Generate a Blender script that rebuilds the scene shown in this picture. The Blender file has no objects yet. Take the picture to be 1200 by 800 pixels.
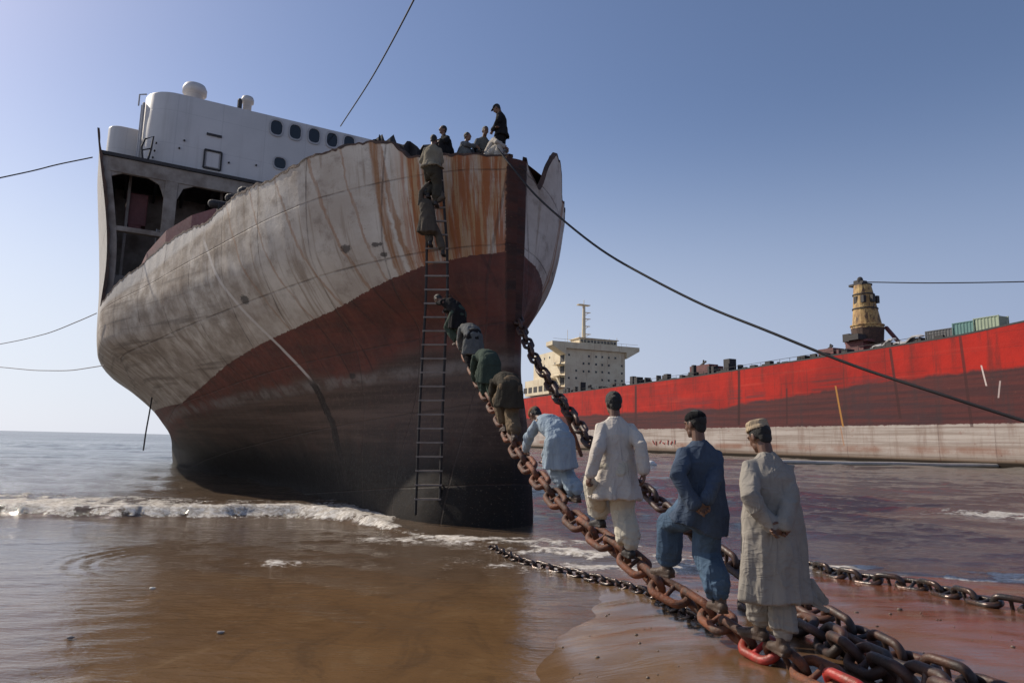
import bpy, math, random
import numpy as np
from mathutils import Vector, Matrix, noise as mnoise
rad = math.radians
random.seed(7); rng = np.random.default_rng(7)
sc = bpy.context.scene
COL = sc.collection
# ------------------------------------------------------------------ camera
F = 800.0; PIT = rad(8.36); ROL = rad(1.29); CZ = 1.9
CAM = np.array([0, 0, CZ])
fw = np.array([0, math.cos(PIT), math.sin(PIT)]); up0 = np.array([0, -math.sin(PIT), math.cos(PIT)]); rt0 = np.array([1., 0, 0])
RT = rt0*math.cos(ROL) + up0*math.sin(ROL); UP = -rt0*math.sin(ROL) + up0*math.cos(ROL)
cd = bpy.data.cameras.new('camera'); cam = bpy.data.objects.new('camera', cd); COL.objects.link(cam)
cd.lens = 24; cd.sensor_width = 36; cd.clip_start = .1; cd.clip_end = 20000
cam.matrix_world = Matrix(((RT[0], UP[0], -fw[0], 0), (RT[1], UP[1], -fw[1], 0), (RT[2], UP[2], -fw[2], CZ), (0, 0, 0, 1)))
sc.camera = cam
# ------------------------------------------------------------------ sky, sun, exposure
SUN_AZ = rad(-62)      # from +Y towards -X
SUN_EL = rad(37)
sdir = Vector((math.sin(SUN_AZ)*math.cos(SUN_EL), math.cos(SUN_AZ)*math.cos(SUN_EL), math.sin(SUN_EL)))
w = bpy.data.worlds.new('World'); sc.world = w; w.use_nodes = True
nt = w.node_tree; bg = nt.nodes['Background']
sky = nt.nodes.new('ShaderNodeTexSky'); sky.sky_type = 'NISHITA'; sky.sun_disc = False
sky.sun_elevation = SUN_EL; sky.sun_rotation = SUN_AZ
sky.air_density = 1.0; sky.dust_density = .7; sky.ozone_density = 3.0; sky.altitude = 0
# the low air over the sea is pale and slightly violet, not yellow
tc = nt.nodes.new('ShaderNodeTexCoord'); sx_ = nt.nodes.new('ShaderNodeSeparateXYZ'); nt.links.new(tc.outputs['Generated'], sx_.inputs[0])
mr = nt.nodes.new('ShaderNodeMapRange'); nt.links.new(sx_.outputs[2], mr.inputs[0]); mr.inputs[1].default_value = 0; mr.inputs[2].default_value = .50; mr.inputs[3].default_value = .9; mr.inputs[4].default_value = 0; mr.interpolation_type = 'SMOOTHERSTEP'
ti = nt.nodes.new('ShaderNodeMix'); ti.data_type = 'RGBA'; ti.blend_type = 'MULTIPLY'; ti.inputs[0].default_value = 1; nt.links.new(sky.outputs[0], ti.inputs[6]); ti.inputs[7].default_value = (1.11, 1.01, 1.035, 1)
# haze colour brightens towards the sun's side
dt = nt.nodes.new('ShaderNodeMapRange'); nt.links.new(sx_.outputs[0], dt.inputs[0]); dt.inputs[1].default_value = -.7; dt.inputs[2].default_value = .6
hz_ = nt.nodes.new('ShaderNodeMix'); hz_.data_type = 'RGBA'; nt.links.new(dt.outputs[0], hz_.inputs[0]); hz_.inputs[6].default_value = (7.6, 8.1, 9.0, 1); hz_.inputs[7].default_value = (3.4, 4.0, 5.6, 1)
mx = nt.nodes.new('ShaderNodeMix'); mx.data_type = 'RGBA'; nt.links.new(mr.outputs[0], mx.inputs[0]); nt.links.new(ti.outputs[2], mx.inputs[6]); nt.links.new(hz_.outputs[2], mx.inputs[7])
nt.links.new(mx.outputs[2], bg.inputs[0]); bg.inputs[1].default_value = .088
sl = bpy.data.lights.new('sun', 'SUN'); sl.energy = 3.9; sl.angle = rad(.5); sl.color = (1, .9, .76)
so = bpy.data.objects.new('sun', sl); COL.objects.link(so); so.rotation_euler = sdir.to_track_quat('Z', 'Y').to_euler()
sc.view_settings.view_transform = 'Standard'; sc.view_settings.look = 'None'
sc.view_settings.exposure = .28; sc.view_settings.gamma = 1
sc.cycles.use_denoising = True
try: sc.cycles.max_bounces = 6
except Exception: pass
# ------------------------------------------------------------------ measuring helpers (a pixel of the 1200 x 800 photo + depth -> a point)
def ray(px, py): return fw + RT*(px-600)/F + UP*(400-py)/F
def at(px, py, D): return CAM + ray(px, py)*D
def onz(px, py, z=0):
    d = ray(px, py); return CAM + d*(z-CAM[2])/d[2]
# ------------------------------------------------------------------ mesh helpers
def tag(o, label=None, cat=None, group=None, kind=None):
    if label: o['label'] = label
    if cat: o['category'] = cat
    if group: o['group'] = group
    if kind: o['kind'] = kind
    return o
def empty(name, loc, label, cat, rz=0, group=None, scale=1):
    o = bpy.data.objects.new(name, None); COL.objects.link(o); o.location = loc; o.rotation_euler = (0, 0, rz)
    o.empty_display_size = .2; o.scale = (scale,)*3
    return tag(o, label, cat, group)
def link(name, me, mat=None, parent=None):
    o = bpy.data.objects.new(name, me); COL.objects.link(o)
    if mat is not None and not me.materials: me.materials.append(mat)
    if parent is not None: o.parent = parent
    return o
class MB:
    """collects shapes, builds ONE mesh"""
    def __init__(s): s.v = []; s.f = []; s.n = 0
    def add(s, v, f):
        v = np.asarray(v, float).reshape(-1, 3); s.v.append(v); s.f += [tuple(i+s.n for i in q) for q in f]; s.n += len(v); return s
    def grid(s, P, cu=False, cv=False):
        P = np.asarray(P, float); a, b = P.shape[:2]
        f = []
        for i in range(a if cu else a-1):
            for j in range(b if cv else b-1):
                f.append((i*b+j, i*b+(j+1) % b, ((i+1) % a)*b+(j+1) % b, ((i+1) % a)*b+j))
        return s.add(P.reshape(-1, 3), f)
    def box(s, c, d, rz=0, M=None):
        x, y, z = [k/2 for k in d]
        v = np.array([(-x, -y, -z), (x, -y, -z), (x, y, -z), (-x, y, -z), (-x, -y, z), (x, -y, z), (x, y, z), (-x, y, z)])
        if rz: v = v @ np.array([[math.cos(rz), math.sin(rz), 0], [-math.sin(rz), math.cos(rz), 0], [0, 0, 1]])
        if M is not None: v = v @ np.asarray(M).T
        return s.add(v+np.asarray(c), [(0, 3, 2, 1), (4, 5, 6, 7), (0, 1, 5, 4), (1, 2, 6, 5), (2, 3, 7, 6), (3, 0, 4, 7)])
    def beam(s, a, b, w_, h_=None, up=(0, 0, 1)):
        a = np.asarray(a, float); b = np.asarray(b, float); h_ = h_ or w_
        t = b-a; L = np.linalg.norm(t); t /= L; u = np.cross(t, up)
        if np.linalg.norm(u) < 1e-3: u = np.cross(t, (1, 0, 0))
        u /= np.linalg.norm(u); q = np.cross(u, t)
        return s.box((a+b)/2, (w_, L, h_), M=np.stack([u, t, q], 1))
    def tube(s, pts, r, n=10, cap=True, sx=1, up=(0, 0, 1), mod=None):
        """pts k x 3, r scalar/array; sx = width ratio along the 'side' axis; round ends"""
        P = np.asarray(pts, float); k = len(P); r = np.broadcast_to(np.asarray(r, float), (k,)).copy()
        sx = np.broadcast_to(np.asarray(sx, float), (k,)).copy()
        T = np.gradient(P, axis=0); T /= np.linalg.norm(T, axis=1)[:, None]+1e-12
        if cap:
            a0, a1 = P[0], P[-1]; r0, r1 = r[0], r[-1]
            hs = [(1, .03), (.87, .5), (.5, .87)]
            pre = [a0-T[0]*r0*e for e, q in hs]; post = [a1+T[-1]*r1*e for e, q in hs[::-1]]
            P = np.vstack([pre, P, post]); r = np.concatenate([[r0*q for e, q in hs], r, [r1*q for e, q in hs[::-1]]])
            sx = np.concatenate([[sx[0]]*3, sx, [sx[-1]]*3]); T = np.vstack([[T[0]]*3, T, [T[-1]]*3])
        u = np.asarray(up, float); rings = []
        th = np.linspace(0, 2*np.pi, n, endpoint=False)
        for i in range(len(P)):
            side = np.cross(T[i], u)
            if np.linalg.norm(side) < 1e-3: side = np.cross(T[i], (1, .1, 0))
            side /= np.linalg.norm(side); q = np.cross(side, T[i])
            u = q
            rr = r[i] if mod is None else r[i]*mod(i, th)
            rings.append(P[i]+np.outer(np.cos(th)*rr*sx[i], side)+np.outer(np.sin(th)*rr, q))
        R_ = np.array(rings); b0 = s.n
        s.grid(R_, cv=True)
        m = len(P); s.f.append(tuple(b0+j for j in range(n))); s.f.append(tuple(b0+(m-1)*n+j for j in range(n-1, -1, -1)))
        return s
    def ell(s, c, r, M=None, n=14, m=9):
        ph = np.linspace(-np.pi/2, np.pi/2, m)[1:-1]; th = np.linspace(0, 2*np.pi, n, endpoint=False)
        v = [[0, 0, -1]]+[[math.cos(p)*math.cos(t), math.cos(p)*math.sin(t), math.sin(p)] for p in ph for t in th]+[[0, 0, 1]]
        v = np.array(v)*np.asarray(r)
        if M is not None: v = v @ np.asarray(M).T
        f = [(0, 1+(j+1) % n, 1+j) for j in range(n)]
        for i in range(m-3):
            f += [(1+i*n+j, 1+i*n+(j+1) % n, 1+(i+1)*n+(j+1) % n, 1+(i+1)*n+j) for j in range(n)]
        l = 1+(m-3)*n; e = len(v)-1
        f += [(l+j, l+(j+1) % n, e) for j in range(n)]
        return s.add(v+np.asarray(c), f)
    def cyl(s, a, b, r0, r1=None, n=16):
        r1 = r0 if r1 is None else r1
        return s.tube([a, b], [r0, r1], n=n, cap=False, up=(0, 0, 1) if abs(np.asarray(b)-a)[2] < .9*np.linalg.norm(np.asarray(b)-a) else (0, 1, 0))
    def mesh(s, name):
        me = bpy.data.meshes.new(name); v = np.concatenate(s.v)
        me.from_pydata(v.tolist(), [], s.f); me.update(); return me
    def build(s, name, mat, parent=None, smooth=False, bevel=0):
        me = s.mesh(name)
        if smooth: me.polygons.foreach_set('use_smooth', [True]*len(me.polygons))
        o = link(name, me, mat, parent)
        if bevel:
            m = o.modifiers.new('b', 'BEVEL'); m.width = bevel; m.segments = 2; m.limit_method = 'ANGLE'
        return o
def vnoise(p, seed=0):
    """value noise in numpy, p n x 3 -> -1..1"""
    p = np.asarray(p, float); i = np.floor(p).astype(np.int64); f = p-i; f = f*f*(3-2*f); out = 0
    for dx in (0, 1):
        for dy in (0, 1):
            for dz in (0, 1):
                h = ((i[..., 0]+dx)*374761393+(i[..., 1]+dy)*668265263+(i[..., 2]+dz)*2147483647+seed*974711) & 0xffffffff
                h = ((h ^ (h >> 13))*1274126177) & 0xffffffff; h = (h ^ (h >> 16)) & 0xffff
                wgt = (f[..., 0] if dx else 1-f[..., 0])*(f[..., 1] if dy else 1-f[..., 1])*(f[..., 2] if dz else 1-f[..., 2])
                out = out+wgt*(h/32767.5-1)
    return out
def fbm(p, o=4, seed=0):
    a = 1; t = 0; n = 0
    for k in range(o): t = t+a*vnoise(np.asarray(p)*2**k, seed+k); n += a; a *= .5
    return t/n
def sstep(a, b, x):
    t = np.clip((x-a)/(b-a), 0, 1); return t*t*(3-2*t)
# ------------------------------------------------------------------ material helpers
class G:
    def __init__(s, name):
        s.m = bpy.data.materials.new(name); s.m.use_nodes = True; s.t = s.m.node_tree
        s.b = s.t.nodes['Principled BSDF']
    def n(s, typ, **kw):
        q = s.t.nodes.new('ShaderNode'+typ)
        for k, v in kw.items():
            if k in q.inputs.keys(): s.put(q.inputs[k], v)
            else: setattr(q, k, v)
        return q
    def put(s, inp, v):
        if isinstance(v, bpy.types.NodeSocket): s.t.links.new(v, inp)
        elif isinstance(v, bpy.types.Node): s.t.links.new(v.outputs[0], inp)
        else: inp.default_value = v
    def coord(s, scale=(1, 1, 1), kind='Object', src=None, loc=(0, 0, 0)):
        if src is None:
            src = s.n('NewGeometry').outputs['Position'] if kind == 'World' else s.n('TexCoord').outputs[kind]
        mp = s.n('Mapping'); s.put(mp.inputs['Vector'], src); mp.inputs['Scale'].default_value = scale; mp.inputs['Location'].default_value = loc
        return mp.outputs[0]
    def noise(s, vec, scale=1, det=5, rough=.55, dist=0):
        q = s.n('TexNoise'); s.put(q.inputs['Vector'], vec); q.inputs['Scale'].default_value = scale; q.inputs['Detail'].default_value = det
        q.inputs['Roughness'].default_value = rough; q.inputs['Distortion'].default_value = dist; return q.outputs[0]
    def ramp(s, v, a, b, lo=0., hi=1.):
        q = s.n('MapRange'); s.put(q.inputs[0], v); q.inputs[1].default_value = a; q.inputs[2].default_value = b; q.inputs[3].default_value = lo; q.inputs[4].default_value = hi
        q.interpolation_type = 'SMOOTHSTEP'; return q.outputs[0]
    def math(s, op, a, b=0., c=0.):
        q = s.n('Math'); q.operation = op; s.put(q.inputs[0], a); s.put(q.inputs[1], b); s.put(q.inputs[2], c); return q.outputs[0]
    def mix(s, f, a, b):
        q = s.n('Mix'); q.data_type = 'RGBA'; s.put(q.inputs[0], f)
        for i, v in ((6, a), (7, b)):
            if isinstance(v, tuple) and len(v) == 3: v = v+(1,)
            s.put(q.inputs[i], v)
        return q.outputs[2]
    def out(s, col=None, rough=None, bump=None, bs=.3, bd=.02, metal=None, spec=None):
        if col is not None:
            if isinstance(col, tuple) and len(col) == 3: col = col+(1,)
            s.put(s.b.inputs['Base Color'], col)
        if rough is not None: s.put(s.b.inputs['Roughness'], rough)
        if metal is not None: s.put(s.b.inputs['Metallic'], metal)
        if spec is not None: s.put(s.b.inputs['Specular IOR Level'], spec)
        if bump is not None:
            q = s.n('Bump'); s.put(q.inputs['Height'], bump); s.put(q.inputs['Strength'], bs); q.inputs['Distance'].default_value = bd; s.put(s.b.inputs['Normal'], q.outputs[0])
        return s.m
def simple(name, col, rough=.6, var=.35, scale=4, dirt=None, metal=0, bump=.0, dscale=None, kind='Object', spec=.5):
    g = G(name); v = g.coord(kind=kind); n1 = g.noise(v, scale, 6, .6)
    c2 = dirt if dirt else tuple(k*(1-var) for k in col)
    f = g.ramp(n1, .35, .68)
    c = g.mix(f, tuple(col), c2)
    n2 = g.noise(v, (dscale or scale)*5, 5, .6)
    c = g.mix(g.ramp(n2, .3, .75, 0, .45), c, tuple(k*.72 for k in col))
    return g.out(c, g.ramp(n2, .2, .8, rough-.08, min(1, rough+.1)), n2 if bump else None, bump or .3, .02, metal, spec)
# ------------------------------------------------------------------ sea: one sheet with real waves and foam, out to the horizon
FX = np.array([-60, -25, -13.7, -9.5, -5.2, -3, -2, 0, 1.6, 4, 8, 12, 20.]); 
FY = np.array([17.8, 15.6, 15.8, 16.5, 17.0, 15.6, 14.2, 12.8, 11.7, 10.7, 10.2, 10.4, 12.])
def front_y(x): return np.interp(x, FX, FY)
ys = [-14.0]
while ys[-1] < 9000:
    y = ys[-1]; ys.append(y+(.5 if y < 2 else .075 if y < 12 else .0062*y if y < 60 else .014*y if y < 300 else .04*y))
ys = np.array(ys); ks = np.tan(np.linspace(-1.02, 1.02, 520))
X = np.outer(np.maximum(ys, 0)+7, ks); Y = np.broadcast_to(ys[:, None], X.shape).copy()
step = np.gradient(ys)[:, None]+0*X
def waves(x, y):
    z = np.zeros_like(x)
    def tr(lx, amp, dirx, diry, seed, warp=1.2):
        w0 = warp*fbm(np.stack([x*.12, y*.12, 0*x+seed], -1), 2, seed)
        ph = (x*dirx+y*diry)/lx*2*np.pi+w0*5
        fade = np.clip(lx/(np.maximum(step, .02)*5), 0, 1)**2
        return amp*fade*(1-2*np.abs(np.sin(ph/2)))*(.45+.55*vnoise(np.stack([x/lx*.45, y/lx*.45, 0*x+seed], -1), seed+5))
    shallow = sstep(9, 22, y-.15*x)
    z += tr(1.3, .012, .3, .95, 1)+tr(.55, .006, -.35, .9, 2)+tr(.33, .0035, .6, .8, 3)
    z += shallow*(tr(3.2, .055, .2, 1, 4)+tr(6.5, .08, -.15, 1, 5)+tr(1.6, .03, .5, .8, 6))
    z += sstep(40, 90, y)*(tr(16, .16, .1, 1, 7)+tr(32, .2, -.1, 1, 8))
    z += .010*fbm(np.stack([x*1.1, y*2.2, 0*x], -1), 4, 9)*(.4+shallow)
    return z
Z = waves(X, Y)
d = Y-front_y(X)+.35*fbm(np.stack([X*.5, X*0, X*0+3], -1), 3, 3)+.18*fbm(np.stack([X*2.2, Y*2.2, X*0], -1), 3, 8)
left = 1-sstep(-4, -1.5, X); thin = sstep(-1.2, 0.5, X)
Z += (.21*left+.045)*np.exp(-((d-.28)/(.26+.5*(d > .28)))**2)
n_f = fbm(np.stack([X*4.2, Y*4.2, X*0], -1), 4, 21); n_g = fbm(np.stack([X*.9, Y*2.2, X*0], -1), 4, 22)
width = 3.5*left+.75+.7*thin
body = sstep(-.10, .05, d)*(1-sstep(.35*width, width, d))
foam = np.clip(body*(.55+.8*left+1.9*n_g+1.3*n_f-.75*sstep(0, width, d)), 0, 1)
foam = np.maximum(foam, sstep(.46, .6, n_g+.35*n_f)*sstep(-.2, .4, d)*(1-sstep(3, 7, d))*left*.7)
# lacy wash right of the stem and the patch far right
for cx_, cy_, rx, ry, a in ((-1.2, 13.4, 1.6, .5, .5), (2.2, 11.0, 2.6, .7, .4), (onz(1185, 603)[0], onz(1185, 603)[1], 2.2, .9, .75), (-9, 18.6, 6, 1.6, .55), (-15, 19.5, 6, 1.8, .7), (-7, 17.9, 5, .9, .75), (-17, 18.0, 8, 1.0, .7), (0.2, 13.6, 2.4, .5, .6), (1.6, 12.3, 1.6, .35, .6), (-3.6, 10.8, .5, .3, .35)):
    m = np.exp(-((X-cx_)/rx)**2-((Y-cy_)/ry)**2); foam = np.maximum(foam, np.clip(m*a*(1.1+2.4*n_f), 0, 1)*(m > .1))
# ring ripples in the shallow left foreground
c0 = onz(215, 655); rr = np.hypot(X-c0[0], (Y-c0[1])*1.0)
ang = np.arctan2(Y-c0[1], X-c0[0])
Z += .011*np.sin(rr*2*np.pi/.26)*np.exp(-((rr-1.35)/.5)**2)*sstep(1.6, 2.4, np.abs(ang))
Z += foam*(.055*left*fbm(np.stack([X*2.6, Y*3.4, X*0], -1), 4, 33)+.022*n_f+.012)*(Y < 60)
BEACH_OK = lambda x, y: None
def make_sheet(name, X, Y, Z, attrs):
    a, b = X.shape; me = bpy.data.meshes.new(name)
    V = np.stack([X, Y, Z], -1).reshape(-1, 3); me.vertices.add(len(V)); me.vertices.foreach_set('co', V.ravel())
    I = np.arange(a*b).reshape(a, b); Q = np.stack([I[:-1, :-1], I[:-1, 1:], I[1:, 1:], I[1:, :-1]], -1).reshape(-1, 4)
    me.loops.add(Q.size); me.loops.foreach_set('vertex_index', Q.ravel().astype(np.int32)); me.polygons.add(len(Q))
    me.polygons.foreach_set('loop_start', np.arange(0, Q.size, 4, dtype=np.int32))
    me.update(calc_edges=True); me.polygons.foreach_set('use_smooth', np.ones(len(Q), bool))
    for k, v in attrs.items():
        at_ = me.attributes.new(k, 'FLOAT', 'POINT'); at_.data.foreach_set('value', v.reshape(-1).astype(np.float32))
    return me
shal = 1-sstep(7.5, 12.5, np.hypot(X*.55+.8, Y)+.8*fbm(np.stack([X*.25, Y*.25, X*0], -1), 3, 31))
g = G('sea_water'); P = g.coord(kind='World')
fo = g.n('Attribute', attribute_name='foam').outputs['Fac']; sh = g.n('Attribute', attribute_name='shallow').outputs['Fac']
sep = g.n('SeparateXYZ'); g.put(sep.inputs[0], P)
n1 = g.noise(P, .35, 5, .6)
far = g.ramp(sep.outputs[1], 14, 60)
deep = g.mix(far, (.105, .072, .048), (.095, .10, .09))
shc = g.mix(g.ramp(n1, .35, .7), (.150, .085, .038), (.105, .058, .026))
c = g.mix(sh, deep, shc); silt = g.noise(g.coord((1, .55, 1), 'World'), 1.1, 7, .7, 1.6); c = g.mix(g.ramp(silt, .5, .66, 0, .6), c, (.075, .045, .024)); c = g.mix(g.math('MULTIPLY', g.ramp(silt, .46, .30), g.math('MULTIPLY', sh, .5)), c, (.20, .13, .068))
n3 = g.noise(g.coord((1, 1.6, 1), 'World'), 9, 8, .78)
fe = g.math('MULTIPLY', g.ramp(fo, .02, .2), g.ramp(g.math('ADD', g.math('MULTIPLY', fo, .62), g.math('MULTIPLY', n3, 1.5)), .88, 1.2))
c = g.mix(g.math('MULTIPLY', fe, .88), c, g.mix(g.ramp(n3, .42, .6), (.40, .35, .29), (.80, .77, .72)))
g.b.inputs['IOR'].default_value = 1.33
w1 = g.noise(g.coord((1.1, 3.4, 1), 'World'), 2.4, 4, .55, .4)
w2 = g.noise(g.coord((1, 1.8, 1), 'World'), 11, 4, .6, .3)
calm = g.ramp(sep.outputs[1], 9, 24, .24, 1.0)
hgt = g.math('ADD', g.math('MULTIPLY', w1, 1.0), g.math('MULTIPLY', w2, .22))
hgt = g.math('ADD', hgt, g.math('MULTIPLY', g.math('MULTIPLY', n3, fe), .6)); w3 = g.noise(g.coord((1, 2.6, 1), 'World'), 30, 3, .6, .5); hgt = g.math('ADD', hgt, g.math('MULTIPLY', w3, .09))
M_SEA = g.out(c, g.math('ADD', g.math('MULTIPLY', fe, .6), g.ramp(sep.outputs[1], 20, 300, .07, .22)), hgt, calm, .06)
sea = link('sea', make_sheet('sea', X, Y, Z, {'foam': foam, 'shallow': shal}), M_SEA); tag(sea, kind='structure')
# ------------------------------------------------------------------ beach: wet red-brown sand rising towards the right and the viewer
bx_ = np.linspace(-8, 40, 520); by_ = np.linspace(-14, 20, 380); BX, BY = np.meshgrid(bx_, by_)
def beach_z(x, y):
    x = np.asarray(x, float); y = np.asarray(y, float)
    z = .047*(10.4-y)+.006*(x-2)
    z = np.where(z > 0, z, z*1.6)
    z = z-.42*(1-sstep(-1.6, 2.0, x+.35*fbm(np.stack([x*.6, y*.6, x*0], -1), 3, 40)))
    z = z+.030*fbm(np.stack([x*1.1, y*1.1, x*0], -1), 4, 41)
    return z
BZ = beach_z(BX, BY)
g = G('wet_sand'); P = g.coord(kind='World'); n1 = g.noise(P, .55, 6, .6); n2 = g.noise(P, 38, 5, .7); n4 = g.noise(g.coord((.7, 2.2, 1), 'World'), 1.6, 5, .6, .6)
sep = g.n('SeparateXYZ'); g.put(sep.inputs[0], P)
c = g.mix(g.ramp(sep.outputs[0], 2.0, 5.0), (.150, .088, .042), (.155, .054, .027)); c = g.mix(g.ramp(n1, .38, .66, 0, .6), c, (.10, .055, .032))
c = g.mix(g.ramp(n2, .45, .8, 0, .5), c, (.08, .045, .03))
M_SAND = g.out(c, g.ramp(n4, .38, .62, .06, .26), g.math('ADD', g.math('MULTIPLY', n4, 1.0), g.math('MULTIPLY', g.math('ADD', n2, g.noise(g.coord((.8, 3, 1), 'World'), 9, 5, .65, .8)), .12)), .26, .03)
beach = link('beach', make_sheet('beach', BX, BY, BZ, {}), M_SAND); tag(beach, kind='structure')
# ------------------------------------------------------------------ the white ship
K = CZ/2.2; SA = rad(30); S0 = Vector((.05*K, 18.4*K, 0))
ship = empty('beached_ship', S0, 'huge rust streaked white and dark red ship aground with its bow cut down', 'ship', SA, scale=K)
cxv = np.array([math.cos(SA), math.sin(SA), 0]); cyv = np.array([-math.sin(SA), math.cos(SA), 0]); S0a = np.array(S0)
def s2w(v, u, z): return S0a+K*(v*cxv+u*cyv+np.array([0, 0, z]))      # ship frame -> world
def w2s(p):
    q = (np.asarray(p)-S0a)/K; return np.array([q@cxv, q@cyv, q[2]])
def on_u(px, py, u):
    d_ = ray(px, py); c_ = (CAM-S0a)/K; t = (u-c_@cyv)/(d_@cyv)*1.0; q = c_+d_*t; return np.array([q@cxv, u, q[2]])
US = np.array([0, .12, .35, .6, 2, 5, 10, 16, 22, 30, 45, 60.]); ZS = np.array([-1, 0, 1.4, 3, 4.2, 5.3, 6.6, 8, 10., 17])
TB = np.array([
 [.12, .50, .85, 1.1, 1.6, 1.9, 2.0, 2.2, 2.6, 3.2, 4.2, 1], [.12, .50, .85, 1.1, 1.75, 2.0, 2.1, 2.4, 2.9, 3.9, 4.8, 1.5],
 [.12, .44, .76, 1.0, 1.6, 2.1, 2.6, 3.4, 4.4, 5.2, 5.0, 2], [.14, .38, .60, .8, 1.2, 2.1, 3.4, 4.9, 6.2, 6.6, 5.6, 3],
 [.17, .30, .46, .6, 1.05, 2.3, 4.2, 5.9, 7.4, 7.5, 6.8, 4], [.22, .28, .44, .6, 1.1, 2.7, 5.0, 7.0, 8.7, 8.8, 8.1, 6],
 [.26, .33, .60, .9, 2.0, 3.7, 5.9, 8.1, 10.15, 10.35, 9.8, 7], [.28, .38, .72, 1.1, 2.5, 4.5, 6.5, 8.5, 10.25, 10.5, 10.4, 8],
 [.28, .42, .84, 1.3, 2.8, 4.9, 6.7, 8.5, 10.2, 10.6, 10.5, 8], [.28, .5, 1.0, 1.6, 3.3, 5.6, 7.4, 9.3, 11.2, 11.35, 11.2, 9]])
def pchip(x, y, q):
    h = np.diff(x); s_ = np.diff(y, axis=0)/h.reshape(-1, *[1]*(y.ndim-1)); m = np.zeros_like(y); m[0] = s_[0]; m[-1] = s_[-1]
    a, b = s_[:-1], s_[1:]; ok = a*b > 0; m[1:-1] = np.where(ok, 2*a*b/np.where(ok, a+b, 1), 0)
    q = np.clip(q, x[0], x[-1]); i = np.clip(np.searchsorted(x, q)-1, 0, len(x)-2); sh_ = (-1,)+(1,)*(y.ndim-1)
    t = ((q-x[i])/h[i]).reshape(sh_); hh = h[i].reshape(sh_)
    return (2*t**3-3*t**2+1)*y[i]+(t**3-2*t**2+t)*hh*m[i]+(-2*t**3+3*t**2)*y[i+1]+(t**3-t**2)*hh*m[i+1]
ZF = np.linspace(-1, 17, 361); UF = np.concatenate([np.linspace(0, .6, 41)[:-1], np.linspace(.6, 3, 61)[:-1], np.linspace(3, 60, 571)])
BT = pchip(US, pchip(ZS, TB, ZF).T.copy(), UF).T                     # [z,u]
def bhull(u, z):
    u, z = np.broadcast_arrays(np.asarray(u, float), np.asarray(z, float))
    zi = np.clip((z+1)/.05, 0, 359.999); i = zi.astype(int); a = zi-i
    ui = np.interp(u, UF, np.arange(len(UF))); j = np.clip(ui.astype(int), 0, len(UF)-2); b = ui-j
    return (BT[i, j]*(1-a)+BT[i+1, j]*a)*(1-b)+(BT[i, j+1]*(1-a)+BT[i+1, j+1]*a)*b
TU = [0, 1.75, 2.15, 2.6, 3.6, 5.9, 9.1, 10.9, 14.8, 17.9, 20.7, 21.6]; TZ = [10.2, 10.2, 10.72, 10.8, 10.8, 10.5, 10.35, 10.0, 9.85, 9.2, 8.4, 8.3]
def ztopL(u):
    z = np.interp(u, TU, TZ)+.07*vnoise(np.stack([np.asarray(u)*2.2, 0*np.asarray(u), 0*np.asarray(u)], -1), 3)*np.clip((u-1.5)/2, 0, 1)+.035*vnoise(np.stack([np.asarray(u)*9, 0*np.asarray(u), 0*np.asarray(u)], -1), 4)
    return z
def ztopR(u):
    return np.interp(u, [0, .2, .45, .65, .95, 1.5, 1.8, 2.2, 3.0, 4.2, 6, 21.6], [10.15, 10.0, 9.7, 10.2, 11.0, 11.25, 10.9, 10.35, 10.35, 10.1, 10.0, 8.4])+.16*vnoise(np.stack([np.asarray(u)*4.2, 0*np.asarray(u)+5, 0*np.asarray(u)], -1), 6)
def knuckle(u): return np.interp(u, [0, 7, 9, 15, 21, 60], [20, 20, 9.75, 9.15, 7.8, 7.8])
def hull_pt(u, z, side):
    zk = knuckle(u); zz = np.where((u < 21.9), np.minimum(z, zk), z)
    b = bhull(u, zz)
    return b*side
def plates(u, z):       # shallow dents between the frames
    return .018*np.sin(z*2*np.pi/2.4)*0+.018*fbm(np.stack([u*.8, z*.8, 0*u], -1), 3, 50)+.009*np.abs(np.sin(np.pi*u/.85))*np.clip(z-1, 0, 1)*(.4+np.clip(1.2*fbm(np.stack([u*.4, z*.5, 0*u], -1), 2, 52)+.4, 0, 1))
def hull_grid(side):
    n_u = 420; uu = np.concatenate([np.linspace(0, 1, 26)[:-1]**1.3, np.linspace(1, 21.87, n_u)])
    tt = np.linspace(0, 1, 190); zt = ztopL(uu) if side < 0 else ztopR(uu)
    Zg = -1+np.outer(tt, zt+1); Ug = np.broadcast_to(uu, Zg.shape).copy()
    Vg = hull_pt(Ug, Zg, side)
    Vg = Vg-side*plates(Ug, Zg)*np.clip(Ug*2, 0, 1)
    return Vg, Ug, Zg
def aft_grid(side):
    uu = np.linspace(21.87, 60, 160); tt = np.linspace(0, 1, 160)
    zt = np.interp(uu, [21.87, 22.4, 24, 60], [16.9, 16.1, 15.9, 15.9]); Zg = -1+np.outer(tt, zt+1); Ug = np.broadcast_to(uu, Zg.shape).copy()
    return (bhull(Ug, Zg)-plates(Ug, Zg)*(1-sstep(7.6, 8.4, Zg)))*side, Ug, Zg
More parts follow.
